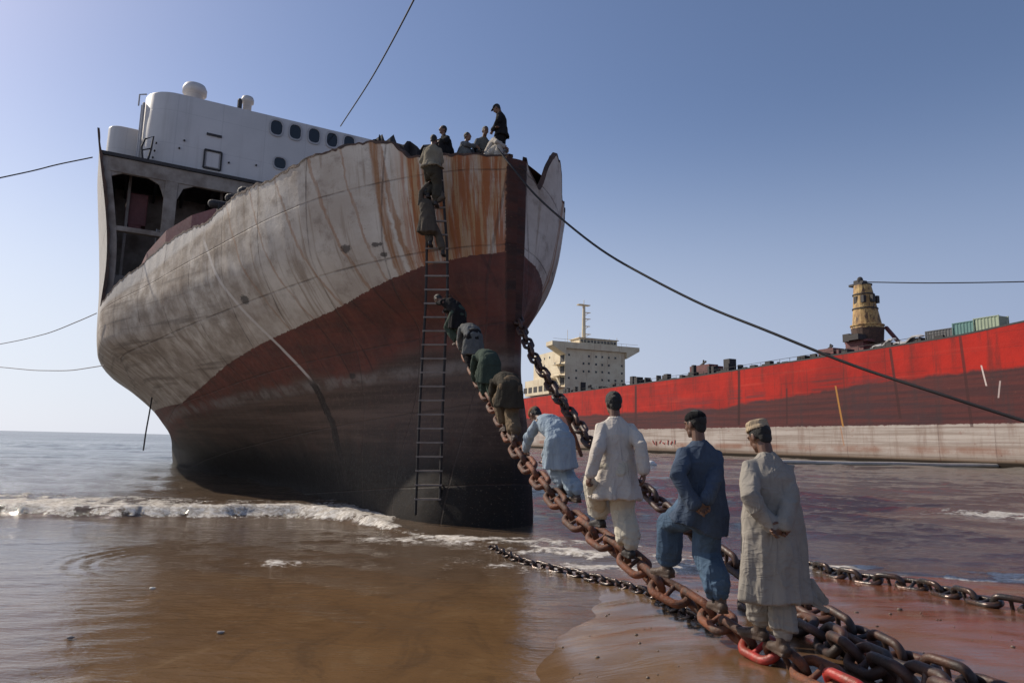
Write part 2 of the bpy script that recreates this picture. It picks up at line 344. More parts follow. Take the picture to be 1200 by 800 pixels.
def surf(name, parts, mat, parent, thick=.05):
    V = []; Q = []; at_u = []; n = 0
    for (Vg, Ug, Zg, flip) in parts:
        a, b = Vg.shape; V.append(np.stack([Vg, Ug, Zg], -1).reshape(-1, 3)); I = np.arange(a*b).reshape(a, b)+n; n += a*b
        q = np.stack([I[:-1, :-1], I[:-1, 1:], I[1:, 1:], I[1:, :-1]], -1).reshape(-1, 4); Q.append(q[:, ::-1] if flip else q)
    V = np.concatenate(V); Q = np.concatenate(Q); me = bpy.data.meshes.new(name)
    me.vertices.add(len(V)); me.vertices.foreach_set('co', V.ravel()); me.loops.add(Q.size); me.loops.foreach_set('vertex_index', Q.ravel().astype(np.int32))
    me.polygons.add(len(Q)); me.polygons.foreach_set('loop_start', np.arange(0, Q.size, 4, dtype=np.int32)); me.update(calc_edges=True)
    me.polygons.foreach_set('use_smooth', np.ones(len(Q), bool))
    o = link(name, me, mat, parent)
    if thick: m_ = o.modifiers.new('t', 'SOLIDIFY'); m_.thickness = thick; m_.offset = -1; m_.use_even_offset = False
    return o
# hull paint: everything in ship coordinates (x across, y aft, z up)
g = G('hull_paint'); oc = g.n('TexCoord').outputs['Object']; sp = g.n('SeparateXYZ'); g.put(sp.inputs[0], oc); hx, hy, hz = sp.outputs
uz = g.n('CombineXYZ'); g.put(uz.inputs[0], hy); g.put(uz.inputs[1], hz); g.put(uz.inputs[2], g.math('GREATER_THAN', hx, 0.)); uz = uz.outputs[0]
def uzm(su, sz, l=0): return g.coord((su, sz, 3), src=uz, loc=(l, l, 0))
big = g.noise(uzm(.35, .35), 1, 6, .62); mid = g.noise(uzm(1.3, 1.3, 4), 1, 7, .65); fine = g.noise(uzm(7, 7, 2), 1, 6, .7)
streak = g.noise(uzm(4.5, .22, 7), 1, 6, .68); hstreak = g.noise(uzm(.12, 3.2, 9), 1, 5, .65); streak2 = g.noise(uzm(12, .35, 3), 1, 5, .7)
white = g.mix(g.ramp(big, .35, .65), (.56, .50, .43), (.39, .325, .265))
white = g.mix(g.ramp(mid, .5, .72, 0, .55), white, (.13, .088, .06))
white = g.mix(g.ramp(streak, .52, .68, 0, .6), white, (.20, .135, .085))
# brown grime belt below the knuckle aft
grime = g.math('MULTIPLY', g.ramp(hy, 4, 11), g.ramp(mid, .3, .62)); white = g.mix(g.math('MULTIPLY', grime, .7), white, (.20, .155, .115))
white = g.mix(g.math('MULTIPLY', g.ramp(hstreak, .52, .66), g.ramp(hy, 8, 14, 0, .6)), white, (.12, .095, .075))
# lighter bulwark strip over the knuckle
kn = g.n('FloatCurve'); 
kz = g.math('SUBTRACT', g.math('SUBTRACT', 11.6, g.math('MULTIPLY', hy, .165)), 0)
strip = g.math('MULTIPLY', g.ramp(g.math('SUBTRACT', hz, kz), -.25, 0), g.ramp(hy, 8.5, 9.5)); white = g.mix(g.math('MULTIPLY', strip, .75), white, (.46, .43, .395))
# orange rust sheet just left of the stem, long runs elsewhere
ra = g.math('MULTIPLY', g.ramp(hy, 2.2, 1.75), g.ramp(streak2, .42, .56)); rb = g.math('MULTIPLY', g.ramp(hy, 2.3, 1.6), g.ramp(streak, .36, .55))
wl = g.math('MULTIPLY', g.math('LESS_THAN', hx, 0.), 1.)
white = g.mix(g.math('MULTIPLY', g.math('MULTIPLY', rb, wl), .82), white, (.40, .22, .09)); white = g.mix(g.math('MULTIPLY', g.math('MULTIPLY', ra, wl), .85), white, (.30, .085, .022))
def line_mask(u0, z0, u1, z1, w_, soft=1.5, noise_=.25, z_lo=-9, z_hi=99):
    k_ = (u1-u0)/(z1-z0) if z1 != z0 else 0
    d_ = g.math('ABSOLUTE', g.math('SUBTRACT', g.math('ADD', hy, g.math('MULTIPLY', g.math('SUBTRACT', mid, .5), noise_)), g.math('MULTIPLY_ADD', hz, k_, u0-k_*z0)))
    m_ = g.ramp(d_, w_, w_*soft, 1, 0)
    return g.math('MULTIPLY', m_, g.math('MULTIPLY', g.ramp(hz, z_lo-.2, z_lo+.2), g.ramp(hz, z_hi+.2, z_hi-.2)))
for (a, b_, w_, s_) in ((2.62, 2.35, .07, .9), (2.45, 2.0, .04, .8), (4.6, 3.6, .03, .6), (6.2, 5.0, .03, .55), (7.7, 6.6, .025, .5), (3.5, 2.9, .02, .6), (9.4, 8.0, .03, .45)):
    m_ = line_mask(a, 10.5, b_, 6.8, w_, 2.4, .35); white = g.mix(g.math('MULTIPLY', g.math('MULTIPLY', m_, s_), g.ramp(streak2, .3, .6, .35, 1)), white, (.26, .11, .035))
red = g.mix(g.ramp(mid, .35, .65), (.135, .042, .029), (.085, .032, .024)); red = g.mix(g.ramp(streak, .5, .7, 0, .5), red, (.17, .06, .035))
red = g.mix(g.ramp(hstreak, .5, .66, 0, .4), red, (.06, .03, .026))
low = g.mix(g.ramp(hstreak, .36, .62), (.105, .065, .048), (.050, .030, .022)); low = g.mix(g.ramp(fine, .45, .7, 0, .5), low, (.15, .105, .08))
low = g.mix(g.ramp(mid, .56, .7, 0, .55), low, (.10, .045, .03))
wet = g.mix(g.ramp(fine, .4, .7), (.010, .008, .007), (.020, .015, .012))
jit = g.math('MULTIPLY', g.math('SUBTRACT', fine, .5), .18)
hz2 = g.math('ADD', hz, jit)
# paint lines fall slowly aft
l1 = g.n('MapRange'); g.put(l1.inputs[0], hy); l1.inputs[1].default_value = 0; l1.inputs[2].default_value = 20; l1.inputs[3].default_value = 7.4; l1.inputs[4].default_value = 3.9
bend = g.math('MULTIPLY', g.math('POWER', g.math('ABSOLUTE', g.math('SUBTRACT', hy, 20.)), 2.), .0012); top_l = g.math('SUBTRACT', l1.outputs[0], g.math('MULTIPLY', g.ramp(hy, 1.0, 5.5), .28))
isred = g.math('LESS_THAN', hz2, top_l)
big2 = g.math('MULTIPLY', g.math('SUBTRACT', big, .5), 1.8)
islow = g.ramp(g.math('ADD', g.math('ADD', hz, big2), g.math('MULTIPLY', hy, .09)), 5.25, 4.55)
iswet = g.ramp(g.math('ADD', g.math('ADD', hz, big2), jit), 2.7, 1.1)
c = g.mix(isred, white, red); c = g.mix(islow, c, low)
band = g.math('MULTIPLY', g.ramp(g.math('ABSOLUTE', g.math('SUBTRACT', g.math('ADD', hz, g.math('MULTIPLY', hy, .05)), 4.35)), .06, .3, 1, 0), g.ramp(mid, .4, .6, .1, .65)); c = g.mix(band, c, (.21, .18, .16))
c = g.mix(iswet, c, wet)
# rope burn and the gash below it
sc1 = line_mask(10.9, 9.2, 8.1, 4.4, .06, 1.6, .12, 4.2, 9.3); c = g.mix(g.math('MULTIPLY', sc1, .8), c, (.52, .47, .42))
sc2 = line_mask(8.0, 4.2, 7.3, .6, .17, 1.5, .7, .5, 4.1); c = g.mix(g.math('MULTIPLY', sc2, .9), c, (.02, .015, .013))
# plate seams and weld lines
su = g.math('ABSOLUTE', g.math('SUBTRACT', g.math('FRACT', g.math('MULTIPLY', g.math('MULTIPLY_ADD', hz, .12, hy), .42)), .5)); sv = g.math('ABSOLUTE', g.math('SUBTRACT', g.math('FRACT', g.math('MULTIPLY', g.math('MULTIPLY_ADD', hy, .09, hz), .46)), .5))
seam = g.math('MAXIMUM', g.ramp(su, .006, .014, 1, 0), g.ramp(sv, .006, .014, 1, 0))
c = g.mix(g.math('MULTIPLY', seam, g.ramp(mid, .35, .6, .1, .55)), c, (.05, .035, .028))
# short black dashes of frame marks inside the red band
fr = g.math('ABSOLUTE', g.math('SUBTRACT', g.math('FRACT', g.math('MULTIPLY', g.math('MULTIPLY_ADD', hz, -.28, hy), .95)), .5))
frm = g.math('MULTIPLY', g.ramp(fr, .02, .04, 1, 0), g.math('MULTIPLY', g.math('MULTIPLY', isred, g.math('SUBTRACT', 1., islow)), g.ramp(big, .42, .58))); c = g.mix(g.math('MULTIPLY', frm, .6), c, (.03, .02, .018))
# the bare stem bar
stem = g.math('MULTIPLY', g.ramp(g.math('ADD', hy, jit), .07, .03), g.ramp(hz, 4.4, 5.4)); c = g.mix(stem, c, g.mix(g.ramp(mid, .4, .6), (.075, .026, .017), (.035, .018, .014)))
vf = g.noise(uzm(26, 20, 5), 1, 4, .7)
c = g.mix(g.math('MULTIPLY', g.ramp(vf, .58, .66), g.ramp(mid, .42, .60, .05, .75)), c, g.mix(islow, (.15, .075, .04), (.045, .025, .018)))
c = g.mix(g.math('MULTIPLY', g.ramp(vf, .40, .34), g.math('MULTIPLY', islow, .5)), c, (.19, .14, .11))
# small dark scabs and chipped draught marks
for (px, py, wu, wz) in ((438, 286, .16, .10), (447, 284, .1, .07), (449, 295, .14, .09), (403, 290, .22, .16), (412, 440, .2, .12), (286, 352, .3, .2)):
    D_ = 18.0 if px > 420 else 19.5
    best = min(((abs(px-p[0])+abs(py-p[1]), u_, z_) for u_ in np.arange(.3, 16, .15) for z_ in np.arange(3, 10.6, .15) for p in [(lambda q: (600+F*(q@RT)/(q@fw), 400-F*(q@UP)/(q@fw)))(s2w(-float(bhull(u_, z_)), u_, z_)-CAM)]), key=lambda t: t[0])
    a_ = g.math('POWER', g.math('DIVIDE', g.math('SUBTRACT', hy, best[1]), wu*.9), 2.); b_ = g.math('POWER', g.math('DIVIDE', g.math('SUBTRACT', hz, best[2]), wz*.9), 2.)
    r_ = g.math('ADD', g.math('ADD', a_, b_), g.math('MULTIPLY', g.math('SUBTRACT', fine, .5), 3.5)); c = g.mix(g.math('MULTIPLY', g.ramp(r_, .9, .4), .8), c, (.035, .028, .025))
# torn dark rim where plating was cut
bmp = g.math('ADD', g.math('MULTIPLY', mid, .6), g.math('ADD', g.math('MULTIPLY', fine, .15), g.math('MULTIPLY', seam, -.25)))
M_HULL = g.out(c, g.ramp(fine, .3, .7, .62, .85), bmp, .7, .05, None, .28)
VL, UL, ZL = hull_grid(-1); VR, UR, ZR = hull_grid(1)
aL = aft_grid(-1); aR = aft_grid(1)
# flat stem face between the two sides
zz = np.linspace(-1, 10.1, 120); fv = np.linspace(-1, 1, 7)
Zs = np.broadcast_to(zz[:, None], (120, 7)).copy(); Vs = bhull(0*zz, zz)[:, None]*fv; Us = -.05*(1-fv**2)+0*Zs
hull = surf('hull', [(VL, UL, ZL, True), (VR, UR, ZR, False), (*aL, True), (*aR, False), (Vs, Us, Zs, False)], M_HULL, ship, 0)
M_RUST = simple('bare_rusty_steel', (.085, .045, .03), .8, .5, 3, (.03, .02, .016), bump=.4)
M_DARK = simple('dark_steel', (.035, .03, .03), .7, .4, 3, bump=.3)
M_GREYW = simple('grey_white_paint', (.36, .345, .35), .5, .12, .5, (.30, .29, .29))
M_INNER = simple('inner_steel', (.27, .23, .195), .7, .5, 1.2, (.13, .095, .07))
M_MAROON = simple('maroon_paint', (.15, .045, .042), .65, .4, 1.5)
M_GLASS = simple('dark_glass', (.012, .014, .018), .12, .2, 3)
# inside skin, 12 cm in, so the open bow reads as thick plating
def inner(side):
    V, U, Z = (VL, UL, ZL) if side < 0 else (VR, UR, ZR)
    s_ = slice(95, None); return (V[s_, ::2]*np.clip(1-.12/np.maximum(np.abs(V[s_, ::2]), .3), .5, 1), U[s_, ::2]+.03, Z[s_, ::2]-.004)
surf('inner_plating', [(*inner(-1), False), (*inner(1), True)], M_INNER, ship, 0)
# torn rim: a ragged dark strip that closes the gap between skins
mb = MB()
for (V, U, Z, zt) in ((VL, UL, ZL, 0), (VR, UR, ZR, 0)):
    a = np.stack([V[-1], U[-1], Z[-1]], -1); k_ = .03+.06*np.abs(vnoise(np.stack([U[-1]*6, V[-1], 0*U[-1]], -1), 9))
    i_ = a.copy(); i_[:, 0] *= np.clip(1-.13/np.maximum(np.abs(a[:, 0]), .3), .4, 1); o_ = a.copy(); o_[:, 0] += np.sign(a[:, 0])*.012
    dn = o_.copy(); dn[:, 2] -= k_; up_ = o_.copy(); up_[:, 2] += .02; ui = i_.copy(); ui[:, 2] += .02; di = i_.copy(); di[:, 2] -= .08
    mb.grid(np.stack([dn, up_, ui, di], 0))
mb.build('cut_edge', M_RUST, ship)
# deck plate of the cut bow, sloping with the cut
uu = np.linspace(.02, 21.8, 60); fr_ = np.linspace(-1, 1, 13)
dz = np.minimum(ztopL(uu), ztopR(uu))-.75; dz = np.minimum(dz, 9.9); dz[uu < 2.6] = 10.12
bb = bhull(uu, dz)-.1; mb = MB(); mb.grid(np.stack([bb[:, None]*fr_, uu[:, None]+0*fr_, dz[:, None]+0*fr_], -1)); mb.build('fore_deck', M_RUST, ship)
# dark torn plates standing on the rim
mb = MB()
def shard(px, py, u, w_, h_, mbx, jag=5, lean=.1):
    q = on_u(px, py, u); n_ = jag; pts = []
    for i in range(n_+1):
        t = i/n_-.5; pts.append((q[0]+t*w_, u+.15*math.sin(i*2.1), q[2]+h_*(.55+.45*math.sin(i*1.7+px)), ))
    P0 = np.array([(a, b, q[2]-.6) for a, b, c_ in pts]); P1 = np.array(pts)
    g_ = np.stack([P0, P1, P1+[0, .08, 0], P0+[0, .08, 0]], 0); mbx.grid(g_, cu=True)
shard(474, 174, 2.9, 1.6, .36, mb, 11)
mb.build('torn_plate', M_DARK, ship); mb = MB(); shard(457, 169, 3.6, 1.1, .2, mb, 9)
mb.build('torn_plate', M_DARK, ship)
# ---- the open cross-section at u = 21.9 and what is inside it
U1 = 21.95
def bx(mb, v0, v1, u0, u1, z0, z1): mb.box(((v0+v1)/2, (u0+u1)/2, (z0+z1)/2), (v1-v0, u1-u0, z1-z0))
mb = MB(); bx(mb, -10.95, 10.95, U1-.1, U1+38, 15.75, 15.92); mb.build('upper_deck', M_DARK, ship)
mb = MB()
uu2 = np.linspace(U1, 59, 30)
bw_ = bhull(uu2, 8.2+0*uu2)-.1; mb.grid(np.stack([bw_[:, None]*fr_, uu2[:, None]+0*fr_, 8.0+0*uu2[:, None]+0*fr_], -1))
mb.build('main_deck', M_RUST, ship)
mb = MB()                                             # transverse web: header beam, columns, arch corners
bx(mb, -10.6, 10.4, U1, U1+.25, 15.0, 15.74)
for sgn in (-1, 1):
    z_ = np.linspace(7.0, 15.74, 30); b_ = bhull(U1+.1+0*z_, z_)-.02
    mb.grid(np.stack([np.stack([sgn*b_, U1+.02+0*z_, z_], 1), np.stack([sgn*(b_-.38), U1+.02+0*z_, z_], 1), np.stack([sgn*(b_-.38), U1+.27+0*z_, z_], 1), np.stack([sgn*b_, U1+.27+0*z_, z_], 1)], 0), cu=True)
for v in (-7.75, -2.6, 3.0, 7.0): bx(mb, v-.3, v+.3, U1+.01, U1+.5, 8.0, 15.01)
for v in (-9.6, -5.2, -4.1): bx(mb, v-.07, v+.07, U1+1.4, U1+1.6, 8.0, 15.7)
bx(mb, -10.2, 10.2, U1+.03, U1+.35, 12.05, 12.3)
for v, sgn in ((-10.7, 1), (-8.05, -1), (-7.45, 1), (-2.9, -1)):
    mb.add([(v, U1+.05, 15.01), (v+sgn*.8, U1+.05, 15.01), (v+sgn*.25, U1+.05, 14.75), (v, U1+.05, 14.1), (v, U1+.2, 15.01), (v+sgn*.8, U1+.2, 15.01), (v+sgn*.25, U1+.2, 14.75), (v, U1+.2, 14.1)],
           [(0, 1, 2, 3), (7, 6, 5, 4), (0, 4, 5, 1), (1, 5, 6, 2), (2, 6, 7, 3), (3, 7, 4, 0)])
mb.build('web_frame', M_INNER, ship, bevel=.02)
z_ = np.linspace(8.2, 17.0, 40); b_ = bhull(21.9+0*z_, z_); wv = .10+.05*vnoise(np.stack([z_*3, 0*z_, 0*z_], -1), 3); mb = MB()
mb.grid(np.stack([np.stack([-b_-.03, 21.84+0*z_, z_], 1), np.stack([-b_+wv, 21.82+0*z_, z_], 1), np.stack([-b_+wv, 21.95+0*z_, z_], 1), np.stack([-b_-.03, 21.95+0*z_, z_], 1)], 0), cu=True)
mb.build('cut_edge', M_RUST, ship)
mb = MB()                                             # longitudinal girders seen edge-on under the upper deck
for v in np.arange(-9.8, 9.9, 1.4): bx(mb, v-.06, v+.06, U1+.3, U1+12, 15.2, 15.74)
mb.build('deck_girder', M_DARK, ship)
mb = MB(); bx(mb, -10.3, 10.3, U1+5, U1+5.15, 8.0, 15.7); mb.build('bulkhead', M_INNER, ship)
mb = MB(); bx(mb, -9.7, -8.7, U1+1.7, U1+2.6, 12.9, 14.6); bx(mb, -9.5, -8.9, U1+1.6, U1+1.69, 12.4, 12.9); mb.build('locker', M_MAROON, ship, bevel=.05)
mb = MB(); 
for d in ((-5.2, -3.6, U1+1.6, U1+3, 11.2, 12.4), (-9.9, -9.2, U1+.8, U1+2, 8.0, 10.0), (-6.3, -5.6, U1+1, U1+2, 11.2, 11.9)):
    mb = MB(); bx(mb, *d); mb.build('machinery', M_INNER, ship, bevel=.06)
mb = MB()
for k in range(4): mb.tube([(-8.2, U1+.6, 11.45+.35*k), (-5.5, U1+.6, 11.45+.35*k)], .03, 6)
for v in np.arange(-8.2, -5.4, .9): mb.tube([(v, U1+.6, 11.2), (v, U1+.6, 12.55)], .03, 6)
mb.build('railing', M_GREYW, ship)
# maroon coaming and winch body that shows over the cut bulwark
mb = MB()
P_ = []
for (px, py, u) in ((146, 352, 19.5), (160, 322, 17.5), (172, 296, 15.8), (195, 270, 14), (225, 252, 12.5), (262, 241, 11.0)):
    q = on_u(px, py, u+1.2); P_.append(q)
P_ = np.array(P_); B_ = P_.copy(); B_[:, 2] -= 2.0; k_ = np.array([.5, 2.2, 0])
mb.grid(np.stack([B_, P_-[0, 0, .12], P_, P_+k_, B_+k_], 0)); mb.build('hatch_coaming', M_MAROON, ship)
mb = MB()
for (px, py, u, s_) in ((300, 226, 10.5, .5), (318, 222, 10.2, .35), (283, 232, 11.2, .35), (262, 238, 12, .3)):
    q = on_u(px, py, u); mb.tube([q-[.4, 0, .1], q+[.4, 0, -.1]], s_*.55, 10)
    mb.box(q-[0, 0, .5], (.9*s_*1.5, .5, .8))
mb.build('winch', M_DARK, ship)
# ---- superstructure: rounded white front
sup = None
def rounded_block(name, v0, v1, u0, u1, z0, z1, r, mat, parent, slope=0):
    pts = []
    for (cx_, cy_, a0) in ((v0+r, u1-r, 90), (v0+r, u0+r, 180), (v1-r, u0+r, 270), (v1-r, u1-r, 0)):
        for k in range(9):
            a = rad(a0+k*11.25); pts.append((cx_+r*math.cos(a), cy_+r*math.sin(a)))
    pts = np.array(pts); n_ = len(pts); mbq = MB()
    lv = [(z0, 1), (z1-.12, 1), (z1-.03, .995), (z1, .985)]; ctr = pts.mean(0)
    R_ = np.array([[(ctr[0]+(x-ctr[0])*s_, ctr[1]+(y-ctr[1])*s_, z+slope*(x-v0)*(z > z0)) for x, y in pts] for z, s_ in lv])
    mbq.grid(R_, cv=True); mbq.f.append(tuple(range(3*n_, 4*n_))); mbq.f.append(tuple(range(n_-1, -1, -1)))
    o = mbq.build(name, mat, parent); 
    for p in o.data.polygons: p.use_smooth = len(p.vertices) == 4
    m_ = o.modifiers.new('e', 'EDGE_SPLIT'); m_.split_angle = rad(35)
    return o
g = G('superstructure_paint'); oc = g.coord(); n1 = g.noise(oc, .25, 5); n2 = g.noise(g.coord((2.5, 2.5, .12)), 1, 6, .65); n3 = g.noise(oc, 2.4, 6, .6)
c = g.mix(g.ramp(n1, .35, .65), (.50, .47, .455), (.43, .405, .39)); c = g.mix(g.ramp(n2, .52, .7, 0, .3), c, (.30, .27, .25)); c = g.mix(g.ramp(n3, .6, .75, 0, .25), c, (.34, .33, .33))
sp = g.n('SeparateXYZ'); g.put(sp.inputs[0], g.n('TexCoord').outputs['Object'])
s1 = g.math('ABSOLUTE', g.math('SUBTRACT', g.math('FRACT', g.math('MULTIPLY', sp.outputs[0], .45)), .5)); s2 = g.math('ABSOLUTE', g.math('SUBTRACT', g.math('FRACT', g.math('MULTIPLY', sp.outputs[2], .55)), .5))
sm = g.math('MAXIMUM', g.ramp(s1, .004, .012, 1, 0), g.ramp(s2, .004, .012, 1, 0)); c = g.mix(g.math('MULTIPLY', sm, .22), c, (.2, .19, .19))
M_SUP = g.out(c, .55, g.math('ADD', g.math('MULTIPLY', n1, .5), g.math('MULTIPLY', sm, -.1)), .3, .06)
UF0 = 22.5
rounded_block('superstructure', -9.3, 7.5, UF0, UF0+14, 15.93, 20.1, 1.5, M_SUP, ship, .008)
rounded_block('side_house', -10.9, -8.9, UF0+2.3, UF0+12, 15.93, 18.55, .7, M_SUP, ship)
fu = UF0-.015
def opening(px, py, w_, h_, frame=True, r=.45, fill=M_GLASS, name='window', fmat=M_GREYW):
    q = on_u(px, py, UF0); th = np.linspace(0, 2*np.pi, 28, endpoint=False)
    ex = 2.8
    cs = lambda t: np.sign(t)*np.abs(t)**(2/ex)
    x = cs(np.cos(th)); z = cs(np.sin(th)); ring = lambda s_, du: np.stack([q[0]+x*w_/2*s_, fu+du+0*x, q[2]+z*h_/2*s_], -1)
    mbf = MB(); R_ = np.array([ring(1.28, .03), ring(1.26, -.05), ring(1.02, -.05), ring(1.0, .03)])
    mbf.grid(R_, cv=True); f_ = mbf.build(name, fmat, ship)
    mbp = MB(); v = ring(1.01, 0); mbp.add(v, [tuple(range(27, -1, -1))]); mbp.build('pane', fill, f_)
    return f_
for px, py in ((324, 150), (346, 155), (368, 159.5), (389, 164.5), (409, 168)): opening(px, py, .62, .82)
opening(328, 191.5, .62, .62)
q = on_u(249, 188, UF0); mb = MB()                     # framed hatch plate
for (a, b) in (((-.42, -.5), (.42, -.5)), ((.42, -.5), (.42, .5)), ((.42, .5), (-.42, .5)), ((-.42, .5), (-.42, -.5))):
    mb.beam((q[0]+a[0], fu-.03, q[2]+a[1]), (q[0]+b[0], fu-.03, q[2]+b[1]), .13, .08)
mb.build('hatch_frame', M_DARK, ship)
mb = MB(); mb.box((q[0], fu-.01, q[2]), (.62, .04, .8)); mb.build('hatch_cover', M_SUP, ship)
mb = MB(); q = on_u(251, 159, UF0); mb.box((q[0], fu-.03, q[2]), (.75, .06, .12)); mb.build('fitting', M_DARK, ship)
for px, py in ((268, 191), (300, 194), (210, 174), (183, 168), (181, 177), (179, 185), (216, 165)):
    q = on_u(px, py, UF0); mb = MB(); mb.tube([(q[0], fu+.02, q[2]), (q[0], fu-.06, q[2])], .05, 8); mb.build('fitting', M_DARK, ship)
mb = MB()                                              # bent handrail by the rounded corner
ps = [on_u(a, b, UF0-.12) for a, b in ((167, 186), (166, 172), (170, 163), (180, 160), (177, 175), (173, 188))]
mb.tube(ps, .05, 8); a_, b_ = on_u(167, 176, UF0-.12), on_u(177, 174, UF0-.12); mb.tube([a_, b_], .035, 6); mb.build('grab_rail', M_DARK, ship)
mb = MB(); q0 = (-9.36, UF0+1.2, 16); mb.tube([q0, (-9.36, UF0+1.2, 19.6)], .07, 8); mb.tube([(-9.6, UF0+.9, 19.3), (-9.6, UF0+.9, 19.9), (-9.3, UF0+.9, 20.0)], .04, 8); mb.tube([(-9.45, UF0+.6, 16.2), (-9.45, UF0+.6, 19.2)], .035, 6)
mb.build('vent_pipe', M_GREYW, ship)
def cap_vent(px, py, u, r, h):                         # mushroom vents on the roof
    q = on_u(px, py, u); z = q[2]; mbv = MB()
    prof = [(r*.7, z-1.2), (r*.7, z-.02), (r, z), (r*1.02, z+h*.45), (r*.86, z+h*.8), (r*.45, z+h*.97), (.02, z+h)]
    th = np.linspace(0, 2*np.pi, 28, endpoint=False)
    mbv.grid(np.array([[(q[0]+rr_*math.cos(t), u+rr_*math.sin(t), zz_) for t in th] for rr_, zz_ in prof]), cv=True)
    return mbv.build('roof_vent', M_SUP, ship, smooth=True)
cap_vent(228, 111, UF0+1.6, .62, .62); cap_vent(290, 121, UF0+1.4, .34, .42)
mb = MB(); q = on_u(281, 122, UF0+1); mb.tube([q-[0, 0, .5], q+[0, 0, .2]], .13, 8); mb.build('lamp_bracket', M_DARK, ship)
# ------------------------------------------------------------------ the red ship lying across the right
RA = rad(22); R0 = np.array([79*K, 105*K, 0]); rex = np.array([math.cos(RA), math.sin(RA), 0]); rey = np.array([-math.sin(RA), math.cos(RA), 0])
rship = empty('red_ship', tuple(R0), 'long red ship with maroon and white lower bands lying aground behind the men', 'ship', RA, scale=K)
def r_x(px, py, x=0):     # photo ray met with the plane x = const of this ship
    d_ = ray(px, py); t = (x*K-(CAM-R0)@rex)/(d_@rex); q = (CAM+d_*t-R0)/K; return np.array([x, q@rey, q[2]])
def r_y(px, py, y):
    d_ = ray(px, py); t = (y*K-(CAM-R0)@rey)/(d_@rey); q = (CAM+d_*t-R0)/K; return np.array([q@rex, y, q[2]])
BE = 38.; ysr = np.concatenate([np.linspace(-75, 20, 40)[:-1], np.linspace(20, 216, 50)])
zl = np.concatenate([np.linspace(-1, 2.6, 10)[:-1], np.linspace(2.6, 1, 2)[:0], np.linspace(2.6, 22.3, 14)])
_tp = sorted([(r_x(px, py)[1], r_x(px, py)[2]) for px, py in ((640, 463), (730, 451.5), (820, 439.5), (915, 425), (1015, 409.5), (1125, 392), (1200, 375.5))])
def rz_top(y): return np.interp(y, [-75]+[a for a, b in _tp], [_tp[0][1]+4]+[b for a, b in _tp])
rows = []
for y in ysr:
    hb = BE/2*np.interp(y, [-75, -60, -45, -30, -15, 190, 205, 216], [.03, .38, .66, .88, 1, 1, .95, .85])
    row = []
    for t in zl:
        z = t if t <= 2.6 else 2.6+(t-2.6)/(22.3-2.6)*(rz_top(y)-2.6)
        ins = 1.5*(1-math.sqrt(max(0, 1-((2.6-z)/3.6)**2))) if z < 2.6 else 0
        row.append((BE/2-hb+ins*.8+.05*math.sin(y*.9)*math.sin(z*.5), y, z))
    rows.append(row)
rows = np.array(rows); far = rows.copy(); far[..., 0] = BE-far[..., 0]
mb = MB(); mb.grid(rows); mb.grid(far[:, ::-1]); a_ = rows[-1]; b_ = far[-1]; mb.grid(np.stack([a_, b_])); a_ = rows[0]; b_ = far[0]; mb.grid(np.stack([b_, a_]))
g = G('red_hull_paint'); oc = g.n('TexCoord').outputs['Object']; sp = g.n('SeparateXYZ'); g.put(sp.inputs[0], oc); _, hy, hz = sp.outputs
m1 = g.noise(g.coord((0, .09, .09)), 1, 6, .65); m2 = g.noise(g.coord((0, .35, .05)), 1, 7, .7); m3 = g.noise(g.coord((0, .03, 1.1)), 1, 5, .65); m4 = g.noise(g.coord((0, .8, .8)), 1, 6, .7)
rd = g.mix(g.ramp(m1, .35, .65), (.43, .020, .012), (.28, .016, .012)); rd = g.mix(g.ramp(m2, .50, .66, 0, .7), rd, (.15, .022, .018)); rd = g.mix(g.ramp(m3, .55, .7, 0, .3), rd, (.52, .07, .045))
mr_ = g.mix(g.ramp(m3, .35, .65), (.105, .030, .028), (.058, .024, .026)); mr_ = g.mix(g.ramp(m2, .5, .68, 0, .55), mr_, (.045, .03, .032)); mr_ = g.mix(g.ramp(m4, .6, .75, 0, .4), mr_, (.25, .10, .08))
wh = g.mix(g.ramp(m3, .38, .62), (.44, .385, .345), (.29, .235, .20)); wh = g.mix(g.ramp(m4, .55, .75, 0, .5), wh, (.27, .12, .08)); wh = g.mix(g.ramp(m2, .5, .66, 0, .5), wh, (.20, .13, .10)); wh = g.mix(g.ramp(hz, 2.2, .2), wh, (.17, .11, .07)); wh = g.mix(g.ramp(hz, .9, .5), wh, (.03, .022, .016)); wh = g.mix(g.math('MULTIPLY', g.ramp(g.math('ABSOLUTE', g.math('SUBTRACT', hz, 2.4)), .2, 1.0, 1, 0), g.ramp(m1, .38, .62, .05, .8)), wh, (.24, .12, .08))  # the near-black line along the hull foot is a shadow painted into the colour
j_ = g.math('MULTIPLY', g.math('ADD', g.math('MULTIPLY', g.math('SUBTRACT', m1, .5), .6), g.math('MULTIPLY', g.math('SUBTRACT', m2, .5), .25)), 5.0)
lift = g.ramp(hy, 75, 20, 0, 3.4)
c = g.mix(g.ramp(g.math('SUBTRACT', g.math('ADD', hz, j_), lift), 12.2, 11.4), rd, mr_)
c = g.mix(g.ramp(g.math('ADD', hz, g.math('MULTIPLY', g.math('SUBTRACT', m4, .5), .7)), 6.9, 6.7), c, wh)
